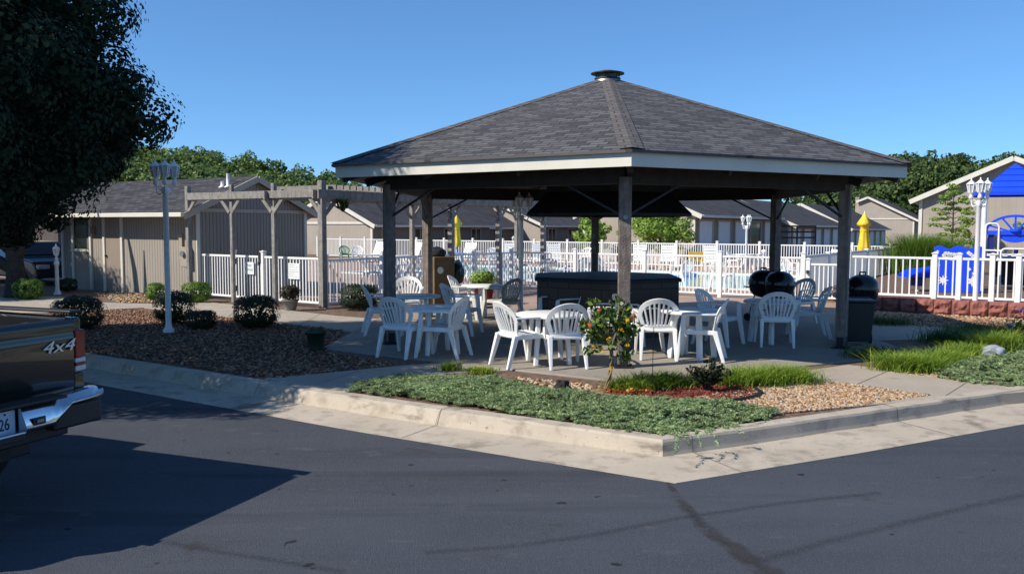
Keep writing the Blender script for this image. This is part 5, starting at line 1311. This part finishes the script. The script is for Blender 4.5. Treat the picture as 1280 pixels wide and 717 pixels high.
tree('pear_tree', NT, 'dense dark-leaved tree whose crown fills the upper left corner', ([(0, 0, 0), (.03, .02, 1.0), (0, .05, 2.2), (.05, 0, 4.5), (0, 0, 7)], [.22, .17, .14, .09, .03]),
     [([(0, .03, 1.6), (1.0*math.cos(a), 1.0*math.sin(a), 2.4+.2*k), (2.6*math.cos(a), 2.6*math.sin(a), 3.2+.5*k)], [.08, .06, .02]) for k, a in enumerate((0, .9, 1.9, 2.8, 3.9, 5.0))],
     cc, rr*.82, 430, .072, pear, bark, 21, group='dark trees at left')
structure(MB().prism([(NT.x+1.1*math.cos(i*.5236), NT.y+1.1*math.sin(i*.5236)) for i in range(12)], -.2, -.06).build('tree_island', mulch))
g = np.random.default_rng(22); T2 = Vector(G(20, 371))
pr2 = mkprof([(1.7, 1.6), (2.4, 2.7), (3.4, 2.7), (4.6, 1.8), (5.8, .4)])
cc, rr = crown_pts(g, 280, pr2, (1.75, 5.8), -4.8, -.6, .15)
tree('forked_tree', T2, 'dark tree with forked trunk standing by the walk left of the tan building', ([(0, 0, -.05), (.02, 0, .5), (-.05, .05, 1.2), (-1.2, .1, 2.3), (-3.6, .2, 3.6)], [.30, .23, .21, .16, .06]),
     [([(0, 0, .9), (.30, .1, 1.5), (.55, .2, 2.3), (.5, .2, 3.2)], [.14, .10, .06, .02]), ([(-.02, 0, .7), (-1.3, -.1, 1.4), (-4.2, -.1, 2.6)], [.16, .11, .04]), ([(-.3, .08, 1.9), (-.2, .3, 3.0), (-.6, .4, 4.2)], [.12, .09, .03])],
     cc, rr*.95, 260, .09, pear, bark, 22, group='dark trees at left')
g = np.random.default_rng(23); cc, rr = crown_pts(g, 260, mkprof([(1.6, 3.2), (3, 4.6), (6, 4.2), (9, .6)]), (1.6, 9), 0, 0, .12)
tree('added_shade_tree', (-20.8, 23.8, -.15), 'unseen tree added beyond the left edge to shade the parked car', ([(0, 0, 0), (.05, 0, 2.5), (0, .1, 6)], [.24, .17, .05]), [([(0, 0, 2), (1.5*math.cos(a), 1.5*math.sin(a), 3.4)], [.09, .03]) for a in (0, 1.5, 3, 4.6)], cc, rr*1.1, 170, .15, pear, bark, 23, group='dark trees at left')  # out of view, put in to shade the car and house at left
# lime-green trees behind the far fence
def small_tree(name, loc, label, h, r, seed, nclump, mats=lime, size=.16, z0=.25, ne=70, group='light green trees beyond the pool fence', rad=(.35, .65), bk=bark):
    g = np.random.default_rng(seed); p_ = mkprof([(h*z0, r*.5), (h*.45, r), (h*.7, r*.8), (h, r*.1)]); cc, _ = crown_pts(g, nclump, p_, (h*z0, h), 0, 0, .15)
    rr_ = g.uniform(rad[0], rad[1], len(cc))*r*.45
    lim = [([(0, 0, h*.3), tuple(cc[i]*.6+np.array([0, 0, h*.15])), tuple(cc[i])], [.05, .03, .012]) for i in range(min(9, len(cc)))]
    return tree(name, loc, label, ([(0, 0, -.3), (.03, 0, h*.4), (0, .03, h*.9)], [.10, .07, .02]), lim, cc, rr_, ne, size, mats, bk, seed, group=group)
x, y = at_d(828, 43); small_tree('maple_tree', (x, y, -.3), 'lime green bushy tree between the hood and the pale-door motel wing', 3.9, 1.75, 31, 90)
x, y = at_d(739, 46); small_tree('maple_tree', (x, y, -.3), 'lime green tree seen beneath the fire pit hood, left of the back post', 3.2, 1.25, 32, 45)
x, y = at_d(778, 48); small_tree('maple_tree', (x, y, -.3), 'sparse green tree between the back and front gazebo posts', 3.1, 1.0, 33, 22)
# young tiered tree by the tan gable
x, y = at_d(1189, 42.0); g = np.random.default_rng(35); tiers = []
for k in range(11):
    z = 1.3 + k*.265; R_ = (1.0, 1.15, .95, 1.1, 1.05, .9, .95, .7, .6, .35, .12)[k]
    for q in range(6 if k < 9 else 3):
        a = g.uniform(0, 6.28); rr0 = R_*g.uniform(.45, 1.0); tiers.append((rr0*math.cos(a), rr0*math.sin(a), z+g.uniform(-.08, .08)))
tiers = np.array(tiers)
tree('young_tree', (x, y, -.1), 'young light green tree with sparse tiers of leaves against the large tan gable', ([(0, 0, -.3), (.02, 0, 1.5), (0, 0, 4.1)], [.06, .045, .012]), [([(0, 0, max(.6, t[2]-.25)), tuple(t)], [.018, .006]) for t in tiers[::2]], tiers, np.full(len(tiers), .27), 44, .12, lime, bark, 35, flat=.35)
x, y = at_d(1290, 40); small_tree('young_tree', (x, y, 0), 'small light green branch of a tree at the right edge behind the wheel arch', 3.0, 1.0, 36, 16, group='light green trees by the gable')
# shrub and tall grass behind the playground
x, y = at_d(1171, 33); m_sh = shrub('spreading_shrub', (x, y, .55), 1.05, .8, .72, hilld, 'wide dark green shrub in front of the large tan gable', 41, 3800, .10, 'shrubs behind the playground')
x, y = at_d(1152, 28.5); og = empty('ornamental_grass', (x, y, .25), 0, 'tall fine ornamental grass clump between white board fence and slide', 'grass clump')
g = np.random.default_rng(43); P2 = g.normal(size=(5200, 2))*np.array([.42, .38]); blades('blades', P2, 1.25, [gras[2], boxl[2], gras[0]], 43, 0, .75, .014, og)
x, y = at_d(1172, 29.2); og2 = empty('ornamental_grass', (x, y, .25), 0, 'ornamental grass clump partly hidden behind the blue starred panel', 'grass clump'); P2 = g.normal(size=(2600, 2))*np.array([.4, .35]); blades('blades', P2, 1.05, [gras[2], boxl[2]], 44, 0, .7, .014, og2)
mb = MB(); mb.lathe([(5.2, -.05), (4.2, .28), (2.8, .52), (1.2, .62), (0, .63)], 28, (at_d(1180, 35)[0], at_d(1180, 35)[1], 0)); structure(mb.build('mulch_mound', mulch))

# ---- front bed
def gp(px): return [G(*p) for p in px]
jun_px = [(433, 487), (455, 479), (505, 471), (560, 471), (620, 479), (690, 492), (745, 498), (800, 503), (860, 505), (915, 509), (958, 514), (945, 522), (905, 531), (868, 537), (826, 540), (770, 536), (690, 524), (600, 509), (520, 497)]
def juniper(name, poly, n, hmax, seed, label, size=.033):
    g = np.random.default_rng(seed); C = in_poly(poly, n, g); dd = poly_dist(poly, C)
    ph = g.uniform(0, 6.28, 24); kk = g.normal(size=(24, 2))*np.array([[3.5]]*12+[[9.0]]*12); wv = sum(np.sin(C @ kk[i] + ph[i])*(.10 if i < 12 else .05) for i in range(24))
    top = hmax*np.minimum(1, dd/.35)**.6*np.clip(.8 + wv, .35, 1.35) + .015
    fld = np.sin(C[:, 0]*1.7+1)*1.5 + np.cos(C[:, 1]*2.1)*1.5 + g.normal(0, 1.1, n)
    Ln = g.uniform(.07, .19, n); k = 78; t = g.uniform(0, 1, (n, k)); sgn = g.choice([-1, 1], (n, k)); br = g.uniform(0, 1, (n, k))*.32*(1-t*.75)
    cx, sx = np.cos(fld)[:, None], np.sin(fld)[:, None]
    along = t*Ln[:, None]; side_ = sgn*br*Ln[:, None]
    x = C[:, :1] + cx*(along+abs(side_)*.5) - sx*side_; y = C[:, 1:] + sx*(along+abs(side_)*.5) + cx*side_
    z = (top*g.uniform(.35, 1.0, n)**.4)[:, None]*(.55 + .6*t - .25*t*t) + g.normal(0, .006, (n, k))
    P = np.stack([x, y, np.maximum(z, .008)], 2).reshape(-1, 3)
    di = np.stack([cx*.8 - sx*sgn*.8, sx*.8 + cx*sgn*.8, .35+0*t], 2).reshape(-1, 3)
    m_idx = np.repeat(g.choice(4, n, p=[.42, .30, .25, .03]), k)
    o_ = leaves(name, P, size, juni, None, seed, 4.2, .8, None, dirs=di); o_.data.polygons.foreach_set('material_index', np.where(g.uniform(size=n*k) < .75, m_idx, g.integers(0, 3, n*k)).astype(np.int32))
    return tag(o_, label, 'ground cover', kind='stuff')
juniper('juniper_ground_cover', gp(jun_px), 4600, .15, 51, 'blue-green creeping juniper mat along the kerb in front of the gazebo')
jr = [(1172, 470), (1200, 458), (1240, 449), (1300, 443), (1420, 440), (1420, 486), (1290, 483), (1220, 478)]
juniper('juniper_ground_cover', gp(jr), 2000, .18, 52, 'blue-green creeping juniper mat at the right edge beside the path')
# runners trailing over the kerb
g = np.random.default_rng(53); PP, DD = [], []
for bx, by, ex, ey in ((845, 545, 846, 571), (868, 543, 876, 562), (880, 541, 898, 560), (905, 536, 930, 549), (850, 548, 862, 560), (925, 528, 962, 528), (935, 522, 978, 520)):
    a, b = Vector(G(bx, by, .05)), Vector(G(ex, ey, -.03)); 
    for t in np.linspace(0, 1, 70):
        p = a.lerp(b, t) + Vector((0, 0, .10*math.sin(t*2.6)*(1-t*.4))); PP.append((p.x+g.normal(0, .011), p.y+g.normal(0, .011), p.z+g.normal(0, .009))); d = (b-a).normalized(); DD.append((d.x, d.y, -.2))
o_ = leaves('juniper_runners', np.array(PP), .036, juni[:3], None, 53, 3.6, .6, dirs=np.array(DD)); tag(o_, 'juniper runners trailing over the kerb near its corner', 'ground cover', kind='stuff')
gr_px = [(905, 505), (860, 497), (940, 483), (1010, 473), (1080, 481), (1163, 492.5), (1080, 505), (985, 514), (940, 522), (960, 513)]
P2 = in_poly(gp(gr_px), 9000, np.random.default_rng(61)); stones('river_stones', P2, -.012, .011, .026, stone_mats, 61, 'tan and cream river stones in the triangular bed by the path')
sheet('gravel_bed', gp([(700, 485), (880, 480), (1010, 473), (1165, 492), (985, 513), (940, 524), (800, 520)]), -.012, soil)
P2 = in_poly(gp([(640, 470), (720, 478), (760, 484), (700, 486)]), 300, np.random.default_rng(62)); stones('river_stones', P2, -.014, .015, .035, stone_mats, 62, 'loose tan stones between the juniper and the gazebo slab')
P2 = in_poly(gp([(1088, 459), (1172, 471.5), (1195, 460), (1130, 452)]), 700, np.random.default_rng(63)); stones('river_stones', P2, -.014, .012, .03, stone_mats, 63, 'strip of tan stones between the path and the tall grass at right')
P2 = in_poly(gp([(118, 440), (345, 472), (500, 455), (408, 437), (430, 412), (300, 397), (150, 385), (60, 392), (60, 430)]), 15000, np.random.default_rng(64)); stones('bed_stones', P2, -.014, .013, .032, river_mats, 64, 'brown stones covering the shaded planting bed at left')
P2 = in_poly(gp([(115, 366), (195, 366), (250, 374), (200, 378), (150, 378)]), 1100, np.random.default_rng(65)); stones('bed_stones', P2, -.004, .02, .045, stone_mats, 65, 'sunlit tan stones along the foot of the tan building')
P2 = in_poly(gp([(1085, 402), (1085, 390), (1280, 400), (1280, 416), (1215, 411)]), 2600, np.random.default_rng(66)); stones('bed_stones', P2, -.014, .018, .04, river_mats+stone_mats[:1], 66, 'dark stones below the red block wall')
P2 = in_poly(gp([(1085, 391.5), (1085, 388.2), (1290, 398), (1290, 404)]), 900, np.random.default_rng(67)); stones('river_stones', P2, -.012, .018, .04, stone_mats, 67, 'narrow sunlit band of tan stones at the foot of the red wall')
# red mulch ring with edging
ring_px = [(752, 488), (800, 481), (880, 480), (935, 483), (952, 489), (935, 498), (880, 501), (800, 499)]
sheet('red_mulch_patch', gp(ring_px), -.004, mulch_red)
P2 = in_poly(gp(ring_px), 1500, np.random.default_rng(68)); g = np.random.default_rng(68)
o_ = leaves('red_mulch_chips', np.stack([P2[:, 0], P2[:, 1], g.uniform(.0, .03, 1500)], 1), .05, [mulch_red, mat('red_chip_dark', (.14, .03, .02), .9, .3, 20)], None, 68, 3.0, 1.5); tag(o_, 'red wood chips around the rose bush and hibiscus', 'mulch', kind='stuff')
m_ = MB(); m_.tube([G(x, y, .02) for x, y in ((890, 500), (925, 498.5), (945, 494), (952, 489), (945, 485))], .016, 8); tag(m_.build('bed_edging', black_pl), 'black plastic edging curved round the red mulch', 'edging')
g = np.random.default_rng(69); P = np.array([G(760+g.uniform(0, 55), 484+g.uniform(-1, 5), .03) for i in range(45)])
o_ = leaves('fallen_petals', P, .06, [flower_o, flower_y], None, 69, 1.2, 1.0); tag(o_, 'fallen orange and yellow blooms on the mulch under the hibiscus', 'petals', kind='stuff')
# grasses: separate tufts
GT = 'bright green grass tufts'
def tuft(px, py, r, h, n, seed, label, mats=gras, wts=(.5, .25, .25), group=GT):
    r_ = empty('grass_tuft', G(px, py), 0, label, 'grass tuft', group); g = np.random.default_rng(seed)
    P2 = g.normal(size=(n, 2))*np.array([r, r*.75])*.55; P2 = P2[:int(n*.9)]; blades('blades', P2, h*.68, mats, seed, -.01, 1.5, .010, r_, list(wts))
for i, (px, py, r, h, n, lb) in enumerate([(785, 486, .20, .20, 700, 'low grass tuft at the foot of the hibiscus'), (812, 484, .22, .24, 800, 'grass tuft behind the red mulch, right of the hibiscus'), (842, 482, .22, .22, 800, 'grass tuft left of the rose bush'),
        (920, 480, .24, .26, 1000, 'grass tuft just right of the rose bush'), (950, 478, .26, .27, 1100, 'grass tuft in the middle of the bright strip before the slab'), (985, 476, .26, .26, 1100, 'grass tuft at the right end of the bright strip, by the tan stones'),
        (1120, 461, .24, .30, 900, 'grass tuft at the left end of the right hand bed, half in gazebo shade'), (1150, 463, .26, .30, 1200, 'yellow-green grass tuft nearest the path in the right bed'), (1180, 456, .26, .30, 1200, 'yellow-green grass tuft in the middle of the right bed'), (1208, 446, .26, .28, 1100, 'grass tuft behind the juniper, left of the grey rock'),
        (1240, 436, .30, .42, 1100, 'tall bright grass tuft by the grey rock at far right'), (1275, 425, .28, .40, 800, 'green leafy tuft at the right edge of the picture'),
        (562, 462, .12, .18, 220, 'thin grass sprig at the left end of the juniper, by the slab'), (600, 464, .16, .10, 500, 'short grass along the slab edge behind the juniper')]):
    tuft(px, py, r, h, n, 80+i, lb)
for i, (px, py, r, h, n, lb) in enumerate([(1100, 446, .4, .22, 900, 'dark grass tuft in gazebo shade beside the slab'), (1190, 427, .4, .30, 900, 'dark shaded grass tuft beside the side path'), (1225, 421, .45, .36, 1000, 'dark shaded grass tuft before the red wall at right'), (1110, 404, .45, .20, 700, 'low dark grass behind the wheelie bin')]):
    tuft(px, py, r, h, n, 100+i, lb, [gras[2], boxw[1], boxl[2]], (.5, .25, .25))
# hibiscus standard
hb = empty('hibiscus', G(757, 488), 0, 'small hibiscus tree with orange and yellow flowers on a twisted stem', 'flowering shrub')
m_ = MB()
for ph in (0, 2.1, 4.2): m_.tube([(.014*math.cos(ph+t*9)+.05*math.sin(t*3)+.02*t, .014*math.sin(ph+t*9), t*.62) for t in [i/18 for i in range(19)]], .011, 6)
for k in range(8):
    a = k*.8; m_.tube([(.03, 0, .55), (.12*math.cos(a), .12*math.sin(a), .68), (.24*math.cos(a), .24*math.sin(a), .80+.02*k)], [.009, .006, .003], 5)
m_.build('stem', bark_l, hb)
g = np.random.default_rng(70); cc = []
for i in range(46):
    u = g.normal(size=3); u /= np.linalg.norm(u); q = g.uniform(.3, 1.25)**.5; cc.append((.04+u[0]*q*.27, u[1]*q*.25, .66+u[2]*q*.29))
cc = cc[:36] + [(-.15, 0, .98), (-.12, .02, .92), (.22, 0, .93), (.2, .02, .87), (.1, 0, .99), (.24, 0, .42), (.2, .03, .38), (-.2, 0, .45)]
P, o2 = clumpy(g, np.array(cc), 24, .075, .9); leaves('crown', P, .062, hibl, hb, 70, 1.6, .2, outward=o2)
def bloom(parent, p, m, s, seed):
    g = np.random.default_rng(seed); P = np.array(p) + g.normal(size=(9, 3))*s*.20; leaves('flower', P, s*.62, [m], parent, seed, 1.25, .1)
for i, (x, z, m, s) in enumerate([(-.13, .95, flower_o, .065), (-.235, .80, flower_o, .07), (.235, .90, flower_o, .07), (.165, .84, flower_y, .06), (.115, .74, flower_y, .06), (-.02, .63, flower_y, .07), (.17, .585, flower_y, .05), (-.2, .56, flower_y, .05), (.0, .33, flower_y, .05), (-.08, .50, flower_y, .045)]):
    bloom(hb, (.03+x, -.23-rnd.uniform(-.03, .03), z-.04), m, s, 300+i)
rb = empty('rose_bush', G(882, 489), 0, 'dark-leaved rose bush with reddish tips in the red mulch', 'bush')
g = np.random.default_rng(72); m_ = MB(); tips = []
for k in range(11):
    a = g.uniform(0, 6.28); r0 = g.uniform(.08, .22); t = (r0*math.cos(a), r0*math.sin(a)*.7, g.uniform(.16, .33)); m_.tube([(0, 0, 0), (t[0]*.5, t[1]*.5, t[2]*.6), t], [.007, .005, .003], 5); tips.append(t); tips.append((t[0]*.6, t[1]*.6, t[2]*.7))
m_.build('stem', bark, rb); P, o2 = clumpy(g, np.array(tips), 26, .075, .8); leaves('foliage', P, .05, rosel, rb, 72, 1.5, .3, [.8, .2], outward=o2)
lump('lava_rock', G(703, 484, .06), .085, .07, .085, rockm, 'black lava rock beside the juniper, left of the hibiscus', 'rock', 2.2, .5)
lump('garden_rock', G(1242, 441, .09), .16, .12, .11, mat('grey_rock', (.30, .33, .36), .8, .2, 6, .5, 30), 'smooth grey rock at the right beside bright grass', 'rock', 5.5, .2)
st = MB(); p = G(815, 487); st.tube([p, (p[0]+.01, p[1], .70)], .004, 6); tag(st.build('garden_stake', iron), 'thin dark metal stake standing in the grass in front of the slab', 'stake')
sl_ = empty('garden_ornament', G(1262, 428), 0, 'small grey garden light on a stake at the right, before dark bushes', 'garden light'); m_ = MB(); m_.tube([(0, 0, -.02), (0, 0, .24)], .012, 8); m_.build('stake', galv, sl_)
m_ = MB(); m_.lathe([(.03, .22), (.035, .27), (.075, .275), (.06, .30), (.0, .315)], 12); m_.build('lamp_cap', galv, sl_)
vf = empty('flowering_plant', G(1283, 425), 0, 'green plant with small violet flower spikes at the right edge', 'plant'); g = np.random.default_rng(75)
P = g.normal(size=(500, 3))*np.array([.15, .13, .10]) + np.array([0, 0, .22]); leaves('foliage', P, .06, boxl, vf, 75, 1.8)
P = np.concatenate([g.normal(size=(40, 3))*np.array([.012, .012, .05]) + np.array([x, 0, .45+.03*k]) for k, x in enumerate((-.12, -.05, .03, .1))]); leaves('flower_spike', P, .022, [flower_v], vf, 76, 1.3)
# palm-like hanging fern under the pergola corner
hf = empty('hanging_fern', pg.matrix_basis @ Vector((.1, .55, 2.2)), 0, 'dark hanging fern under the corner of the grey pergola', 'hanging plant'); g = np.random.default_rng(77)
m_ = MB(); m_.lathe([(.03, -.07), (.07, .01), (.07, .03)], 14); m_.tube([(0, 0, .05), (0, 0, .26)], .005, 5); m_.build('basket', bark, hf)
P2 = g.normal(size=(120, 2))*.05; o_ = blades('fronds', P2, .24, [gras[2], boxw[0]], 77, .0, 1.5, .02, hf)

# ============================================================ PICKUP TRUCK
FW = Vector((-.93, .36, 0)).normalized(); LF = Vector((-FW.y, FW.x, 0))
corner = Vector((-3.06, 6.05, -.15)); TR = corner + LF*.86
tk = empty('pickup_truck', TR, math.atan2(FW.y, FW.x), 'dark olive grey pickup truck with chrome rear bumper and 4x4 badge at lower left', 'truck')
def TB(name, m, mb_, bev=.012, seg=3, par=None): return mb_.build(name, m, par or tk, bev, seg)
# bed sides with wheel arches
def bed_side(s):
    m_ = MB(); outer = []; yo, yi = -s*.86, -s*.775
    arch = [(1.08+.43*math.cos(t), .42+.43*math.sin(t)) for t in [math.pi*i/12 for i in range(13)]]
    prof_ = [(0.0, .60), (0.0, 1.31), (.03, 1.335), (2.0, 1.335), (2.0, .45)] + arch[:1] + arch + [(.62, .52)]
    prof_ = [(0.02, .62), (0.02, 1.30), (2.0, 1.33), (2.0, .42), (1.53, .42)] + arch + [(.60, .5)]
    n = len(prof_); V = [(x, yo*(1.0 if z > .8 else .99), z) for x, z in prof_] + [(x, yi, z) for x, z in prof_]
    m_.add(V, [tuple(range(n)), tuple(reversed(range(n, 2*n)))] + [(i, n+i, n+(i+1) % n, (i+1) % n) for i in range(n)])
    return m_
for s in (1, -1): TB('bed_side', paint, bed_side(s), .02)
m_ = MB(); m_.box((1.0, 0, .70), (2.0, 1.5, .06)); m_.box((1.10, .62, .60), (1.3, .30, .62)); m_.box((1.10, -.62, .60), (1.3, .30, .62)); m_.box((.25, 0, .58), (.4, 1.5, .2)); m_.box((1.96, 0, 1.0), (.05, 1.6, .62)); TB('bed_floor', black_pl, m_)
for s in (1, -1):
    m_ = MB(); m_.box((1.0, -s*.80, 1.345), (2.0, .10, .02)); TB('bed_rail_cap', black_pl, m_)
# tailgate: gently crowned panel, spoiler lip and creases
m_ = MB(); zs = [.64, .80, .815, .83, 1.15, 1.19, 1.21, 1.25, 1.285, 1.305]; xs_t = [.02, -.012, -.004, -.012, -.022, -.022, -.012, -.03, -.022, .02]; V = []; ny = 9
for z, x in zip(zs, xs_t):
    for i in range(ny):
        u = i/(ny-1)*2-1; V.append((x - .012*(1-u*u), u*.755, z))
F = [(j*ny+i+1, j*ny+i, (j+1)*ny+i, (j+1)*ny+i+1) for j in range(len(zs)-1) for i in range(ny-1)]
m_.add(V, F, 0, True); m_.box((.045, 0, .97), (.05, 1.51, .66)); tg = TB('tailgate', paint, m_, 0)
m_ = MB(); m_.box((-.045, 0, 1.10), (.02, .26, .09)); TB('tailgate_handle', black_pl, m_, .01, 3, tg)
# local frame for lettering on the tailgate: text x runs towards the truck's right as seen from behind
TM = lambda x, y, z: Matrix(((0, 0, -1, x), (-1, 0, 0, y), (0, 1, 0, z), (0, 0, 0, 1)))
text_mesh('4x4', .115, 'badge', silver, tg, TM(-.036, -.61, 1.12), .004, .28, 1.5, .000)
for s in (1, -1):
    m_ = MB(); V = []
    def lens(z0, z1):
        m_ = MB(); y0_, y1_ = -s*.765, -s*.868
        m_.add([(-.025, y0_, z0), (-.005, y1_, z0), (.10, y1_, z0), (.05, y0_, z0), (-.025, y0_, z1), (-.005, y1_, z1), (.10, y1_, z1), (.05, y0_, z1)],
               [q if s > 0 else q[::-1] for q in ((0, 1, 2, 3), (7, 6, 5, 4), (4, 5, 1, 0), (5, 6, 2, 1), (6, 7, 3, 2), (7, 4, 0, 3))]); return m_
    tl = TB('tail_light', redlens, lens(1.02, 1.215), .01)
    TB('reversing_lens', clearlens, lens(.985, 1.017), .006, 2, tl); TB('red_strip', redlens, lens(.965, .983), .004, 2, tl); TB('lower_lens', clearlens, lens(.925, .963), .006, 2, tl)
    m_ = MB(); m_.box((.03, -s*.815, .76), (.05, .09, .30)); TB('bed_corner', paint, m_, .012)
# chrome step bumper
def bump_section(y):
    a = abs(y); lo = .635 if a < .42 else (.635 + (.745-.635)*min(1, (a-.42)/.14)); x = -.19 + .10*max(0, (a-.55)/.39)**2 + .015*max(0, a-.3); return x, lo, .805
ys_ = [-.95, -.90, -.80, -.70, -.62, -.56, -.52, -.48, -.42, -.36, -.205]; V, F = [], []
def bumper_half(ysl, name):
    m_ = MB(); V = []
    for y in ysl:
        x, lo, hi = bump_section(y); end = .035 if abs(abs(y)-.95) < .01 else 0
        for p in ((x+.12, y, hi-.002), (x+.050, y, hi), (x+.030, y, hi-.010), (x+.012, y, hi-.05), (x-.028, y, lo+.025), (x-.022, y, lo), (x+.06, y, lo-.004)): V.append((p[0]+end, p[1], p[2] - (end*.3 if p[2] > .79 else -end*.3)))
    k = 7; F = [(i*k+j, i*k+j+1, (i+1)*k+j+1, (i+1)*k+j) for i in range(len(ysl)-1) for j in range(k-1)]
    if ysl[0] > ysl[-1] or True: pass
    m_.add(V, F, 0, True); m_.add(V[:k], [tuple(range(k))]); m_.add(V[-k:], [tuple(reversed(range(k)))])
    return m_
bp_ = TB('bumper', chrome, bumper_half(ys_, 'b'), 0); TB('bumper_wing', chrome, bumper_half([-y for y in ys_[::-1]], 'b'), 0, 1, bp_)
m_ = MB(); m_.box((-.165, 0, .815), (.15, 1.0, .02)); m_.box((-.10, 0, .70), (.03, .42, .20)); m_.box((-.14, 0, .60), (.10, .42, .035)); TB('step_pad', black_pl, m_, .006, 2, bp_)
m_ = MB(); m_.box((-.19, 0, .628), (.03, .42, .022)); TB('bumper_lip', chrome, m_, .008, 3, bp_)
m_ = MB(); m_.box((-.215, -.30, .69), (.012, .09, .05)); TB('bumper_socket', black_pl, m_, .004, 2, bp_)
m_ = MB(); m_.box((-.225, -.30, .69), (.008, .05, .022)); TB('socket_cover', galv, m_, .002, 1, bp_)
for s in (1, -1):
    m_ = MB(); m_.box((-.06, -s*.70, .64), (.10, .40, .16)); TB('valance', black_pl, m_, .02)
m_ = MB(); m_.box((-.128, -.04, .70), (.008, .305, .152)); lp_ = TB('licence_plate', plate_m, m_, .003, 2)
text_mesh('726', .105, 'plate_number', ink, lp_, TM(-.1335, -.095, .69), .001, 0, .72, .001)
m_ = MB(); m_.box((-.133, -.12, .757), (.002, .014, .012)); m_.build('plate_bolt', ink, lp_)
# cab and bonnet
m_ = MB(); n = 0; cabp = [(2.02, .42), (2.02, 1.30), (2.22, 1.76), (3.05, 1.78), (3.75, 1.30), (4.85, 1.22), (4.95, 1.05), (4.95, .45)]
V = [(x, y*(.84 if z > 1.5 else 1), z) for y in (-.86, .86) for x, z in cabp]; n = len(cabp)
m_.add(V, [tuple(range(n)), tuple(reversed(range(n, 2*n)))] + [(i, n+i, n+(i+1) % n, (i+1) % n) for i in range(n)]); TB('cab', paint, m_, .04)
m_ = MB(); m_.add([(2.045, -.66, 1.36), (2.045, .66, 1.36), (2.19, .62, 1.71), (2.19, -.62, 1.71)], [(3, 2, 1, 0)]); m_.add([(p[0]-.018, p[1], p[2]) for p in ((2.045, -.66, 1.36), (2.045, .66, 1.36), (2.19, .62, 1.71), (2.19, -.62, 1.71))], [(0, 3, 2, 1)]); m_.build('rear_window', glass, tk)
for s in (1, -1):
    m_ = MB(); m_.add([(2.25, -s*.865, 1.33), (3.55, -s*.865, 1.33), (3.0, -s*.745, 1.70), (2.3, -s*.745, 1.70)], [(0, 1, 2, 3)]); m_.build('side_window', glass, tk)
    for x in (1.08, 4.2):
        m_ = MB(); m_.tube([(x, -s*.60, .37), (x, -s*.62, .37), (x, -s*.83, .37), (x, -s*.85, .37)], [.34, .37, .37, .34], 28); wh = m_.build('wheel', rubber, tk)
        m_ = MB(); m_.lathe([(.23, 0), (.20, .012), (.08, .0), (0, .02)], 20); o_ = m_.build('rim', galv, wh); o_.matrix_local = Matrix.Translation((x, -s*.85, .37)) @ Matrix.Rotation(s*math.pi/2, 4, 'X')
m_ = MB(); m_.tube([(1.08, -.6, .37), (1.08, .6, .37)], .06, 10); m_.box((2.2, .35, .42), (4.0, .12, .12)); m_.box((2.2, -.35, .42), (4.0, .12, .12)); m_.build('chassis', iron, tk)
